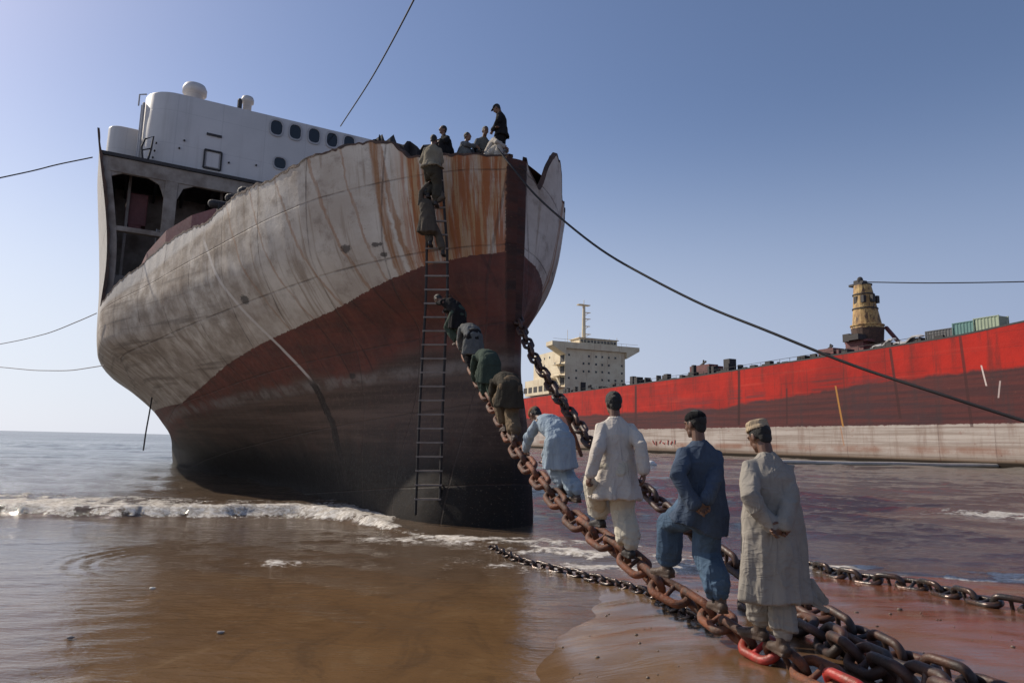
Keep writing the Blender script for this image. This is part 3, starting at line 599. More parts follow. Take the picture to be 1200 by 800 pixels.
# dark patches where fenders rubbed, vertical draught marks, a rust run
def patch(y0, z0, wy, wz, s_, col):
    global c
    a = g.ramp(g.math('ABSOLUTE', g.math('SUBTRACT', hy, y0)), wy*.6, wy, 1, 0); b = g.ramp(g.math('ABSOLUTE', g.math('SUBTRACT', hz, z0)), wz*.6, wz, 1, 0)
    c = g.mix(g.math('MULTIPLY', g.math('MULTIPLY', a, b), g.math('MULTIPLY', g.ramp(m3, .4, .6), s_)), c, col)
s1 = g.math('ABSOLUTE', g.math('SUBTRACT', g.math('FRACT', g.math('MULTIPLY', hy, .105)), .5)); s2 = g.math('ABSOLUTE', g.math('SUBTRACT', g.math('FRACT', g.math('MULTIPLY', hz, .40)), .5))
c = g.mix(g.math('MULTIPLY', g.math('MAXIMUM', g.ramp(s1, .006, .014, 1, 0), g.ramp(s2, .016, .034, 1, 0)), g.ramp(m1, .35, .6, .08, .4)), c, (.06, .02, .018))
c = g.mix(g.math('MULTIPLY', g.ramp(m4, .62, .72), .5), c, (.10, .03, .02))
for (x_, y_, wy, wz, s_, col) in ((968, 447, 5, 2.2, .9, (.09, .025, .025)), (1020, 468, 6, 5.5, .6, (.06, .03, .035)), (885, 474, 4, 4.5, .6, (.06, .03, .035)), (862, 464, 3, 2.2, .7, (.15, .03, .03)), (1078, 480, 5, 3, .5, (.05, .03, .035)), (780, 462, 8, 2.4, .35, (.2, .03, .03)), (815, 485, 9, 5, .5, (.07, .03, .035))):
    q = r_x(x_, y_); patch(q[1], q[2], wy, wz, s_, col)
def vline(px, py0, py1, w_, s_, col, slant=0):
    global c
    q0 = r_x(px, py0); q1 = r_x(px+slant, py1); k_ = (q1[1]-q0[1])/(q1[2]-q0[2])
    d_ = g.math('ABSOLUTE', g.math('SUBTRACT', hy, g.math('MULTIPLY_ADD', hz, k_, q0[1]-k_*q0[2])))
    m_ = g.math('MULTIPLY', g.ramp(d_, w_, w_*1.6, 1, 0), g.math('MULTIPLY', g.ramp(hz, q1[2]-.1, q1[2]+.1), g.ramp(hz, q0[2]+.1, q0[2]-.1)))
    c = g.mix(g.math('MULTIPLY', m_, s_), c, col)
vline(866, 430, 498, .35, .85, (.04, .015, .015)); vline(745, 452, 500, .45, .85, (.06, .02, .02)); vline(1043, 408, 490, .22, .8, (.05, .02, .02), 12); vline(1125, 394, 500, .2, .7, (.05, .02, .02), 14)
vline(979, 452, 500, .16, .85, (.42, .20, .05), 9); vline(985, 500, 522, .12, .6, (.36, .16, .06), 4); vline(922, 455, 497, .2, .7, (.05, .02, .02)); vline(1150, 428, 452, .1, .9, (.6, .5, .46), 6); vline(1172, 446, 466, .1, .7, (.55, .45, .42), -2)
M_RH = g.out(c, .78, g.math('ADD', m1, g.math('MULTIPLY', m4, .4)), .35, .25, None, .2)
hull2 = mb.build('hull', M_RH, rship); hull2.data.polygons.foreach_set('use_smooth', [True]*len(hull2.data.polygons))
hull2.modifiers.new('e', 'EDGE_SPLIT').split_angle = rad(40)
mb = MB(); mb.grid(np.stack([rows[:, -1]-[0, 0, .9], far[:, -1]-[0, 0, .9]], 1)); mb.build('deck', M_MAROON, rship)
mb = MB()
for rw, s_ in ((rows, 1), (far, -1)):
    t_ = rw[:, -1].copy(); mb.grid(np.stack([t_-[0.03, 0, .25], t_+[-.03, 0, .04], t_+[s_*.3, 0, .04], t_+[s_*.3, 0, -.9]], 0))
mb.build('gunwale', M_DARK, rship)
g = G('cream_paint'); oc = g.coord(); n1 = g.noise(oc, .3, 6, .65); n2 = g.noise(g.coord((1.2, 1.2, .12)), 1, 6, .7)
c = g.mix(g.ramp(n1, .35, .65), (.66, .57, .40), (.56, .46, .31)); c = g.mix(g.ramp(n2, .54, .7, 0, .5), c, (.28, .17, .09)); M_CREAM = g.out(c, .6)
YS = 169.; DZ = 21.4
mb = MB(); mb.box((19, YS+15, (DZ+38.8)/2), (27, 30, 38.8-DZ)); mb.build('deckhouse', M_CREAM, rship)
mb = MB(); mb.box((4.2, YS+20, DZ+3.2), (3.4, 24, 6.4)); mb.build('side_gallery', M_CREAM, rship); mb = MB(); mb.box((33.8, YS+20, DZ+3.2), (3.4, 24, 6.4)); mb.build('side_gallery', M_CREAM, rship)
mb = MB()
for yy in np.arange(YS+9.5, YS+31, 5.2):
    mb.box((2.47, yy+1.3, DZ+2.4), (.1, 3.6, 2.3))
mb.build('gallery_opening', M_DARK, rship)
mb = MB()                                               # bridge deck with tapered wings
zt_, zb_ = 41.2, 38.82
for sgn, x0, x1 in ((1, 5.4, -.6), (-1, 32.6, 38.6)):
    A_ = [(x0, YS-1.2, zb_-2.6), (x1, YS-1.2, zt_-1.6), (x1, YS-1.2, zt_), (x0, YS-1.2, zt_)]; B_ = [(x, YS+4.6, z) for x, y, z in A_]
    mb.add(A_+B_, [(0, 1, 2, 3), (7, 6, 5, 4), (0, 4, 5, 1), (1, 5, 6, 2), (2, 6, 7, 3), (3, 7, 4, 0)]); mb.build('bridge_wing', M_CREAM, rship); mb = MB()
mb = MB(); mb.box((19, YS+1.7, (zb_+zt_)/2), (27.2, 5.8, zt_-zb_)); mb.build('bridge_deck', M_CREAM, rship)
mb = MB(); mb.box((20.5, YS+4.2, 42.3), (17, 7.6, 2.2)); mb.box((20.5, YS+4.1, 43.52), (18.2, 8.6, .25)); mb.build('wheelhouse', M_CREAM, rship)
def rwin(x, z, w_, h_, n_='window', face='f', y=0, mat=None):
    mbw = MB()
    if face == 'f': mbw.box((x, YS-.03+y, z), (w_, .1, h_))
    else: mbw.box((5.47, x, z), (.1, w_, h_))
    return mbw.build(n_, mat or M_GLASS, rship)
for i in range(11): rwin(13.0+i*1.5, 42.35, 1.05, 1.0, y=.4)
for z in (24.3, 27.3, 30.3, 33.3, 36.3):
    for x in (7.2, 10.4, 13.6, 16.0, 19.2, 22.0, 25.0, 28.0, 31.0):
        if rng.random() < .62: rwin(x, z+rng.uniform(-.1, .1), .75, .8)
for z in (24.3, 27.6, 30.6, 33.6, 36.6):
    for yy in (YS+4, YS+9, YS+14, YS+19, YS+24):
        if rng.random() < .6: rwin(yy, z, .8, .8, face='s')
mb = MB()                                              # open stair landings at the near front corner
for z in (25.5, 30.0, 34.5): mb.box((5.42, YS+2.2, z+.6), (.3, 3.2, 2.8))
mb.build('stair_opening', M_DARK, rship)
mb = MB()
for z in (23.6, 28.1, 32.6): mb.box((4.3, YS+3.5, z), (2.6, 7, .25)); mb.tube([(3.1, YS, z+1.1), (3.1, YS+7, z+1.1)], .09, 6); 
mb.build('stair_landing', M_CREAM, rship)
# radar mast
q = r_y(684, 398, YS+4); X_ = q[0]; mm = empty('radar_mast', (X_, YS+4, 43.6), None, None); mm.parent = rship
mb = MB(); mb.tube([(0, 0, 0), (0, 0, 14.2)], [.85, .55], 12, cap=False); mb.build('mast_pole', M_CREAM, mm)
mb = MB()
for z, l in ((2.2, 2.6), (5.4, 2.2), (8.4, 2.4), (11.0, 2.4)): mb.box((l/2+.5, 0, z), (l, 1.0, .16)); mb.beam((.4, 0, z-1.4), (l*.9, 0, z-.1), .16)
mb.build('mast_bracket', M_CREAM, mm)
mb = MB(); mb.box((-.2, 0, 13.9), (5.2, 2.2, .3)); mb.tube([(-2.6, 0, 14.0), (-.4, 0, 14.1)], .35, 8); mb.tube([(0, 0, 14), (0, 0, 16)], .12, 6); mb.build('mast_platform', M_CREAM, mm)
mb = MB(); 
for x in (8, 13.5, 27, 30.5): mb.tube([(x, YS+3, 41.2), (x, YS+3, 44.6+(x % 3))], .08, 6)
for x0 in np.arange(5, 33, 2.3): mb.tube([(x0, YS-.9, 41.2), (x0, YS-.9, 42.2)], .05, 5)
mb.tube([(0, YS-.9, 42.2), (38, YS-.9, 42.2)], .06, 5); mb.build('aerial', M_CREAM, rship)
# deck clutter along the side
mb = MB(); r_ = random.Random(3)
for y in np.arange(14, 166, 1.3):
    if r_.random() < .7:
        h_ = r_.choice([.4, .8, 1.2, 2.2, 3.0])*r_.uniform(.6, 1.1) if y > 60 else r_.uniform(.3, 1.1); mb.box((r_.uniform(1, 4), y, rz_top(y)-.5+h_/2), (r_.uniform(.5, 2.2), r_.uniform(.3, 2.4), h_+1.0))
mb.build('deck_fittings', M_DARK, rship)['kind'] = 'stuff'
mb = MB()
for y in np.arange(12, 168, 3): mb.tube([(.5, y, rz_top(y)-.2), (.5, y, rz_top(y)+.9)], .05, 5)
mb.tube([(.5, y, rz_top(y)+.9) for y in np.arange(12, 169, 12.)], .05, 5); mb.build('deck_railing', M_DARK, rship)
def deck_box(name, px0, px1, py0, py1, mat, x=4, dy=None, h0=22.0):
    a = r_x(px0, py1, x); b = r_x(px1, py0, x); z1 = r_x((px0+px1)/2, py0, x)[2]; y0, y1 = sorted((a[1], b[1]))
    mbq = MB(); mbq.box((x+1.2, (y0+y1)/2, (h0+z1)/2), (2.4, y1-y0, z1-h0)); return mbq, (y0, y1, z1)
# heap of hatch gear with cab
def gear(px0, px1, py_top, x=6):
    a = r_x(px0, 430, x)[1]; b = r_x(px1, 430, x)[1]; y0, y1 = min(a, b), max(a, b); zt = r_x((px0+px1)/2, py_top, x)[2]; L = y1-y0; h_ = zt-22
    t = empty('deck_crane', (x, y0, rz_top(y0)-1), None, None); t.parent = rship
    m1 = MB(); m1.box((0, L*.45, h_*.18), (5, L*.85, h_*.36)); m1.build('crane_base', M_DARK, t)
    m1 = MB(); m1.box((0, L*.55, h_*.55), (3, L*.4, h_*.5)); m1.box((.2, L*.32, h_*.48), (2.6, L*.14, h_*.4)); m1.build('crane_house', M_MAROON, t)
    m1 = MB(); m1.beam((0, L*.6, h_*.75), (0, 0, h_*.3), .5, .6); m1.beam((0, L*.5, h_), (0, L*.95, h_*.3), .35, .4); m1.tube([(0, L*.55, h_*.7), (0, L*.55, h_*1.05)], .25, 6); m1.build('jib', M_DARK, t)
gear(800, 858, 413); gear(955, 1000, 395, 4); gear(880, 915, 418, 5)
# rusty crane post with platforms
q = r_x(1017, 392, 15); pt = empty('crane_post', (15, q[1], 22), None, None); pt.parent = rship
def zz_at(py): return r_x(1014, py, 15)[2]-22
H_ = zz_at(327)
g = G('rusty_yellow'); oc = g.coord(); n1 = g.noise(oc, .45, 6, .7); n2 = g.noise(g.coord((.9, .9, .25)), 1.5, 6, .7)
c = g.mix(g.ramp(n1, .38, .6), (.50, .34, .13), (.30, .17, .06)); c = g.mix(g.ramp(n2, .5, .62), c, (.07, .035, .02)); M_YEL = g.out(c, .7, n1, .3, .2)
def ring_prof(name, prof, mat, par, n_=20):
    th = np.linspace(0, 2*np.pi, n_, endpoint=False); m_ = MB()
    m_.grid(np.array([[(r*math.cos(t), r*math.sin(t)+6.5*u_*max(0, z-zz_at(386))/H_, z) for t in th] for r, z in prof]), cv=True); return m_.build(name, mat, par)
px_m = r_x(1018, 380, 15); wpx = abs(r_x(1019, 380, 15)[1]-px_m[1])*1.0
depth_px = lambda: np.linalg.norm((R0+K*(15*rex+q[1]*rey)))/K/800
u_ = depth_px()
ring_prof('post', [(16*u_, zz_at(386)), (15.5*u_, zz_at(383)), (14*u_, zz_at(381)), (11.5*u_, zz_at(360)), (9.5*u_, zz_at(342)), (8.5*u_, zz_at(334)), (.01, zz_at(334))], M_YEL, pt)
for (y_, w_, z_, h_, x_) in ((3, 22, 0, 3.2, 0), (-12, 16, 0, 2.3, 1), (17, 12, 0, 2.0, .5), (1, 28, 3.2, .5, 0), (-2, 13, 3.6, 1.2, -1.5), (9, 8, 3.5, 1.7, -1)):
    m1 = MB(); m1.box((x_, y_*u_, z_+h_/2), (7, w_*u_, h_)); m1.build('base', M_MAROON if z_ < 3.3 else M_DARK, pt)
m1 = MB(); m1.cyl(np.array([0, 0, 3.0]), np.array([0, 0, zz_at(385)]), 14.5*u_, 15.9*u_); m1.build('pedestal', M_RUST, pt)
for py, r in ((383, 16.5), (363, 12.6), (346, 10.8)):
    ring_prof('platform', [(.1, zz_at(py)), (r*u_, zz_at(py)), (r*u_, zz_at(py)+.25), (.1, zz_at(py)+.25)], M_DARK if py != 383 else M_YEL, pt)
m1 = MB()
for a in range(7): t = a*.9; m1.box((10.0*u_*math.cos(t), 10.0*u_*math.sin(t), zz_at(352)), (.8, .8, 1.6))
m1.build('opening', M_DARK, pt)
m1 = MB(); c6 = 6*u_; m1.box((0, c6, zz_at(333)), (15*u_, 17*u_, .5)); m1.box((0, c6+3*u_, zz_at(330)), (6*u_, 6*u_, 1.2)); m1.box((0, c6-4*u_, zz_at(331)), (6*u_, 4*u_, .9)); m1.tube([(0, c6, zz_at(334)), (0, c6, zz_at(326))], 3*u_, 8); m1.build('winch_head', M_DARK, pt)
m1 = MB(); m1.beam((2, -25*u_, 2), (2, -42*u_, .4), 1.0, .8); m1.beam((2, -14*u_, zz_at(385)), (2, -36*u_, .8), .7, .6); m1.build('strut', M_MAROON, pt)
# loose things on its deck: containers and scrap
def container(px0, px1, py0, py1, col, label, nm='shipping_container', cat='container', x=1.6):
    mb_, (y0, y1, z1) = deck_box(nm, px0, px1, py0, py1, None, x); y = (y0+y1)/2; L = y1-y0
    loc = R0+K*((x+1.2)*rex+y*rey)+np.array([0, 0, K*(rz_top(y)-.9)]); h_ = (z1-(rz_top(y)-.9))
    t = empty(nm, tuple(loc), label, cat, RA, scale=K, group='containers on the red ship' if nm == 'shipping_container' else None)
    mt = simple(nm+'_paint_'+str(px0), col, .6, .3, .4); m1 = MB(); xs = np.arange(-L/2+.1, L/2-.1, .14); zig = np.where(np.arange(len(xs))//2 % 2 == 0, 0, .07)
    m1.grid(np.array([[(-1.2+z_, x_, .15), (-1.2+z_, x_, h_-.1)] for x_, z_ in zip(xs, zig)])); m1.box((0, 0, h_/2), (2.1, L-.1, h_-.2)); m1.build('panel', mt, t)
    m1 = MB(); 
    for a in (-1, 1):
        for b_ in (-1, 1): m1.box((a*1.2, b_*L/2, h_/2), (.16, .16, h_))
        m1.box((a*1.2, 0, h_-.07), (.12, L, .14)); m1.box((a*1.2, 0, .07), (.12, L, .14))
    m1.build('corner_frame', mt, t)
container(1117, 1141, 377, 392, (.10, .22, .20), 'small teal container on the red ship deck beside the pale green one')
container(1142, 1170, 371, 390, (.30, .36, .25), 'pale green container on the red ship deck, right of the teal one')
container(1085, 1116, 386, 396, (.10, .10, .10), 'low dark metal bin on the red ship deck left of the teal container', 'scrap_bin', 'bin')
for i, (p0, p1, y0, y1) in enumerate(((1022, 1046, 402, 408), (1048, 1078, 392, 402))):
    q0 = r_x(p0, y1, 1.6); q1 = r_x(p1, y0, 1.6); m1 = MB(); A_ = np.array([0, q0[1]-q1[1], 0]); 
    n_ = 9; xs = np.linspace(0, 1, n_); P_ = np.array([[(-.7+j*1.4, A_[1]*(.5-x_), .35*math.sin(x_*9+i)+.25+x_*1.1+(.3 if j else 0)) for j in (0, 1)] for x_ in xs])
    m1.grid(P_); o = m1.build('sheet_metal', simple('white_sheet_%d' % i, (.6, .58, .56), .5, .2, 1), None); o.modifiers.new('s', 'SOLIDIFY').thickness = .25
    yy = (q0[1]+q1[1])/2; o.location = tuple(R0+K*(2.0*rex+yy*rey)+np.array([0, 0, K*(rz_top(yy)-.2)])); o.rotation_euler = (0, 0, RA); o.scale = (K,)*3
    tag(o, ['flat white metal sheet lying on the red ship deck by the crane post', 'bent white metal sheet sticking up nearer the containers on the red ship'][i], 'sheet', 'white sheets on the red ship')
# pale boom floating along its side
a = onz(905, 542.5); b = onz(1240, 548); a2 = onz(700, 537.5)
mb = MB(); pts = [a+(b-a)*t+np.array([0, 0, .16+.03*math.sin(t*20)]) for t in np.linspace(0, 1, 24)]; mb.tube(pts, .24, 8)
o = mb.build('floating_boom', simple('boom_white', (.6, .56, .5), .6, .3, .4), None, smooth=True); tag(o, 'long pale boom floating on the water along the foot of the red ship', 'boom')
# ------------------------------------------------------------------ ropes
M_ROPE = simple('dark_wire_rope', (.024, .021, .021), .7, .3, 6); M_ROPEL = simple('pale_rope', (.30, .28, .27), .8, .3, 6)
def rope(name, wp, r, label, mat=M_ROPE, n=60):
    wp = np.array([at(x, y, D_) for x, y, D_ in wp]); t = np.linspace(0, len(wp)-1, n)
    P_ = pchip(np.arange(len(wp), dtype=float), wp, t) if len(wp) > 2 else wp[0]+(wp[1]-wp[0])*np.linspace(0, 1, n)[:, None]
    m_ = MB(); m_.tube(P_, r, 8); return tag(m_.build(name, mat, None, smooth=True), label, 'rope')
rope('mooring_rope', [(583, 174, 16.7), (597, 192, 16.4), (625, 226, 15.9), (660, 258, 15.3), (708, 295, 14.6), (760, 325, 13.8), (828, 359, 12.9), (900, 388, 12), (1000, 428, 11), (1100, 461, 10.1), (1200, 493, 9.4), (1420, 560, 8)], .024, 'long thick mooring rope sagging from the white bow to the right edge')
rope('wire_rope', [(399, 148, 35), (440, 84, 27), (486, -2, 20), (530, -90, 15)], .028, 'taut wire rising from the white superstructure roof to the top edge')
rope('wire_rope', [(108, 184.5, 29.3), (55, 196, 29), (0, 208.5, 28), (-120, 232, 26)], .028, 'dark wire from the torn side plate to the left edge of the photo')
rope('thin_rope', [(113, 367, 27.6), (90, 377, 29), (50, 392, 31), (0, 403, 34), (-150, 420, 40)], .02, 'faint upper slack line left of the white hull over the sea', M_ROPEL)
rope('thin_rope', [(122, 428, 28), (90, 433, 30), (50, 434, 33), (0, 430, 37), (-150, 415, 45)], .02, 'faint lower slack line left of the white hull near the horizon', M_ROPEL)
rope('hanging_rope', [(178, 466, 29), (175, 484, 29.2), (171, 506, 29.3), (168, 527, 29.4)], .03, 'short rope hanging from the hull down to the sea at left')
tw = R0+K*(15*rex+pt.location.y*rey+np.array([0, 0, 22+H_-.6])); dd_ = float((tw-CAM)@fw)
rope('wire_rope', [(1016, 330.5, dd_), (1100, 331.5, dd_*.93), (1200, 330, dd_*.87), (1400, 322, dd_*.75)], .10, 'thin cable from the yellow crane post top to the right edge')

M_MARK = simple('red_mark_paint', (.30, .05, .04), .7, .3, 2)
for i, (px, py, w_, h_, a_) in enumerate(((766, 518, 1.3, .35, 50), (769, 519, .4, 1.2, 0), (774, 517.5, 1.2, .35, -40), (778, 519, 1.1, .4, 20), (783, 518, .4, 1.3, 8), (787, 518.5, 1.2, .4, -50), (791, 517.5, .4, 1.1, 10))):
    q = r_x(px, py, 0); ca, sa = math.cos(rad(a_)), math.sin(rad(a_)); m1 = MB()
    m1.box((-.12, q[1], q[2]), (.06, w_, h_), M=np.array([[1, 0, 0], [0, ca, -sa], [0, sa, ca]])); m1.build('painted_mark', M_MARK, rship)
# ------------------------------------------------------------------ chains
g = G('rusted_chain'); oc = g.coord(); P = g.coord(kind='World'); n1 = g.noise(P, 3.5, 6, .65); n2 = g.noise(P, 45, 5, .7)
c = g.mix(g.ramp(n1, .36, .62), (.19, .055, .020), (.060, .026, .016)); c = g.mix(g.ramp(n2, .52, .74, 0, .6), c, (.40, .14, .04)); mud = g.noise(P, 9, 7, .7); c = g.mix(g.ramp(mud, .54, .66, 0, .7), c, (.12, .085, .06)); c = g.mix(g.ramp(mud, .42, .34, 0, .8), c, (.03, .018, .014)); M_CH = g.out(c, g.ramp(n2, .3, .7, .55, .8), g.math('ADD', n2, mud), .8, .012)
g = G('dark_chain'); P = g.coord(kind='World'); n1 = g.noise(P, 3.5, 6, .65); n2 = g.noise(P, 45, 5, .7)
c = g.mix(g.ramp(n1, .4, .66), (.030, .019, .016), (.085, .034, .020)); M_CHD = g.out(c, g.ramp(n2, .3, .7, .4, .65), n2, .5, .008)
M_CHR = simple('red_painted_link', (.42, .028, .022), .45, .35, 8, (.16, .04, .02), bump=.3)
M_CHW = simple('wet_steel_chain', (.05, .045, .042), .22, .3, 6, (.09, .045, .03), bump=.3, metal=.35)
def link_mesh(name, d, mat, stud=True):
    L, Wd, r = 6*d, 3.6*d, d/2; a, b = L/2-r, Wd/2-r; th = np.linspace(0, 2*np.pi, 44, endpoint=False)
    st = a-b; pts = np.array([(b*math.sin(t), (b*math.cos(t)+(st if math.cos(t) > 0 else -st)), 0) for t in th])
    n = 10; ph = np.linspace(0, 2*np.pi, n, endpoint=False); m = MB(); R_ = []
    T = np.roll(pts, -1, 0)-np.roll(pts, 1, 0); T /= np.linalg.norm(T, axis=1)[:, None]
    for p, t in zip(pts, T):
        o = np.array([t[1], -t[0], 0]); R_.append(p+r*(np.outer(np.cos(ph), o)+np.outer(np.sin(ph), [0, 0, 1])))
    m.grid(np.array(R_), cu=True, cv=True)
    if stud: m.tube([(-b, 0, 0), (-b*.4, 0, 0), (b*.4, 0, 0), (b, 0, 0)], [r*.95, r*.6, r*.6, r*.95], 8)
    me = m.mesh(name); me.polygons.foreach_set('use_smooth', [True]*len(me.polygons)); me.materials.append(mat); return me
def spline(wp, n=2000):
    wp = np.array(wp); t = np.linspace(0, len(wp)-1, n)
    P_ = pchip(np.arange(len(wp), dtype=float), wp, t); ker = np.hanning(101); ker /= ker.sum()
    pad = np.vstack([P_[:1]+(P_[:1]-P_[1:51][::-1]), P_, P_[-1:]+(P_[-1:]-P_[-51:-1][::-1])])
    return np.stack([np.convolve(pad[:, k], ker, 'valid') for k in range(3)], 1)
def chain(name, path, d, mat, label, red=(), roll0=.78, jit=.08, stud=True, group=None, redlab='link painted bright red', sd=1):
    me = link_mesh('link', d, mat, stud); mr = link_mesh('link_red', d, M_CHR, stud) if red else None
    s_ = np.concatenate([[0], np.cumsum(np.linalg.norm(np.diff(path, axis=0), axis=1))]); pitch = 4*d*1.0
    n = int(s_[-1]/pitch); rr = random.Random(sd); root = empty(name, tuple(path[-1]), label, 'chain', group=group); base = Vector(path[-1])
    cs = []
    for i in range(n):
        c_ = (i+.5)*pitch; p = np.array([np.interp(c_, s_, path[:, k]) for k in range(3)]); a = np.array([np.interp(c_-.3*pitch, s_, path[:, k]) for k in range(3)]); b = np.array([np.interp(c_+.3*pitch, s_, path[:, k]) for k in range(3)])
        t = Vector(b-a).normalized(); side = t.cross(Vector((0, 0, 1))).normalized(); up = side.cross(t)
        al = roll0+(math.pi/2 if i % 2 else 0)+rr.uniform(-jit, jit); z = (up*math.cos(al)+side*math.sin(al)).normalized(); x = t.cross(z).normalized()
        o = bpy.data.objects.new('link', mr if i in red else me); COL.objects.link(o); o.parent = root
        t2 = (t+Vector((rr.uniform(-1, 1), rr.uniform(-1, 1), rr.uniform(-1, 1)))*.04).normalized()
        Mx = Matrix((x, t2, z)).transposed().to_4x4(); Mx.translation = Vector(p)-base; o.matrix_local = Mx
        if i in red: o['label'] = redlab
        cs.append(p)
    return root, np.array(cs)
def gz(x, y): return float(np.maximum(beach_z(np.array([x]), np.array([y]))[0], 0))
C1 = [(524, 348, 16.25), (537, 390, 15.1), (551, 423, 14.0), (567, 456, 12.8), (590, 495, 11.35), (611, 535, 10.1), (647, 579, 8.75), (670, 606, 8.2), (701, 629, 7.6), (733, 651, 7.15), (760, 674, 6.8), (782, 692, 6.5), (814, 705, 6.35), (845, 728, 5.95), (876, 750, 5.6), (922, 773, 5.15), (962, 791, 4.85), (1010, 815, 4.5), (1080, 850, 4.0)]
path1 = spline([at(*p) for p in C1])
ch1, cs1 = chain('anchor_chain', path1, .075, M_CH, 'rust orange stud link chain the men walk on, climbing to the white bow', red=(40, 43, 45), roll0=.62)
C2 = [(606, 372, 16.3), (615, 394, 15.4), (629, 425, 14.5), (640, 441, 14.0), (650, 459, 13.4), (662, 476, 12.8), (676, 495, 12.2), (688, 514, 11.6), (722, 548, 10.5), (762, 579, 9.55), (782, 599, 9.1), (859, 660, 7.8), (905, 692, 7.1), (952, 713, 6.55), (988, 734, 6.15), (1028, 755, 5.75), (1068, 776, 5.35), (1140, 800, 4.9), (1230, 830, 4.4)]
path2 = spline([at(*p) for p in C2])
ch2, cs2 = chain('anchor_chain', path2, .074, M_CHD, 'dark stud link chain hanging free from the stem behind the men', roll0=.2, sd=2)
def ground_path(pp, lift):
    out = []
    for px, py in pp:
        q = onz(px, py, .1)
        for _ in range(6): q = onz(px, py, gz(q[0], q[1])+lift)
        out.append(q)
    return spline(out)
path3 = ground_path([(575, 640), (590, 647), (612, 657), (640, 664), (680, 673), (720, 683), (765, 697), (800, 716), (850, 735)], .035)
ch3, _ = chain('thin_chain', path3, .047, M_CHW, 'thin wet grey chain lying on the shallow water left of the walkers', roll0=.55, jit=.2, stud=False, sd=3)
path4 = ground_path([(905, 655), (950, 664), (975, 671), (1010, 678), (1050, 683), (1080, 687), (1120, 697), (1160, 706), (1200, 712), (1260, 724)], .04)
ch4, _ = chain('anchor_chain', path4, .075, M_CHW, 'wet black chain half sunk in the red sand at the right edge', roll0=.35, jit=.15, sd=4)
path5 = ground_path([(872, 700), (920, 722), (960, 742), (1000, 765), (1050, 790), (1110, 815), (1200, 850)], .10)
ch5, _ = chain('anchor_chain', path5, .08, M_CHD, 'black chain heaped on the sand right beneath the hanging dark chain', roll0=.9, jit=.35, sd=5)
# iron bar caught in the hanging chain
mb = MB(); mb.tube([at(664, 483, 12.5), at(672, 508, 12.4), at(681, 533, 12.3)], [.05, .045, .035], 8)
tag(mb.build('iron_bar', M_CH, None, smooth=True), 'rusty iron bar dangling from the hanging dark chain', 'bar')
# white plastic float by the red ship
q = onz(763, 545); mb = MB(); mb.ell(q+[0, 0, .12], (.42, .34, .34)); mb.ell(q+[.35, 0, .05], (.22, .2, .18)); me = mb.mesh('plastic_bag'); 
o = link('plastic_bag', me, simple('white_plastic', (.75, .74, .72), .4, .1, 5)); m_ = o.modifiers.new('r', 'REMESH'); m_.mode = 'VOXEL'; m_.voxel_size = .04; m_.use_smooth_shade = True
tag(o, 'white plastic bag floating on the water left of the blue clad man', 'plastic bag')
# small flotsam specks in the brown shallows
for i, (px, py, lab) in enumerate(((178, 690, 'white scrap of litter floating at the left in the brown shallows'), (258, 742, 'tiny white scrap floating nearest the lower middle of the shallows'), (82, 748, 'tiny pale scrap of litter close to the lower left corner'))):
    q = onz(px, py); m_ = MB(); m_.ell(q+[0, 0, .012], (.035, .02, .015), n=8, m=6); m_.box(q+[.02, .01, .015], (.03, .02, .012), rz=.6); tag(m_.build('litter', M_ROPEL if i else simple('white_scrap', (.7, .68, .62), .6, .1, 4)), lab, 'litter', 'scraps floating in the shallows')
# ------------------------------------------------------------------ rope ladder down the bow
lad = empty('rope_ladder', tuple(at(501, 605, 15.9)), 'long rope ladder with pale wooden rungs hanging down the bow', 'ladder'); LB = np.array(lad.location)
LL = [(501, 187, 16.35), (500, 250, 16.25), (500, 300, 16.2), (499, 350, 16.15), (495, 420, 16.05), (491, 500, 15.95), (487, 602, 15.85)]
LR = [(516, 185, 16.35), (521, 250, 16.25), (524, 300, 16.2), (524, 350, 16.15), (521, 420, 16.05), (518, 500, 15.95), (515, 602, 15.85)]
def lad_path(w_): return pchip(np.arange(len(w_), dtype=float), np.array([at(*p) for p in w_]), np.linspace(0, len(w_)-1, 160))-LB
pl, pr = lad_path(LL), lad_path(LR)
for p_ in (pl, pr): m_ = MB(); m_.tube(p_, .032, 6); m_.build('side_rope', M_ROPE, lad)
M_RUNG = simple('pale_wood', (.27, .225, .195), .8, .3, 8); rung0 = None
zs_ = pl[:, 2]; s_ = zs_.max()-.2; k = 0
while s_ > zs_.min()+.05:
    a = np.array([np.interp(-s_, -pl[:, 2], pl[:, j]) for j in range(3)]); b = np.array([np.interp(-s_-.01, -pr[:, 2], pr[:, j]) for j in range(3)])
    m_ = MB(); m_.beam(a-(b-a)*.08, b+(b-a)*.08, .07, .036); m_.build('rung', M_RUNG, lad); s_ -= .325; k += 1

# small clods, shell and grit washed over the wet sand
mb = MB(); rr = np.random.default_rng(5)
for _ in range(230):
    x, y = rr.uniform(.2, 9), rr.uniform(4.2, 9.6); z = gz(x, y)
    if z < .012 or vnoise(np.array([[x*.9, y*.9, 0]]), 77)[0] < -.05: continue
    r = rr.choice([.008, .012, .018, .03], p=[.4, .35, .2, .05]); mb.ell((x, y, z+r*.2), (r*rr.uniform(.8, 1.6), r, r*.6), n=7, m=5)
tag(mb.build('beach_grit', simple('beach_grit', (.06, .04, .03), .6, .5, 9, (.22, .17, .13)), None, smooth=True), kind='stuff')
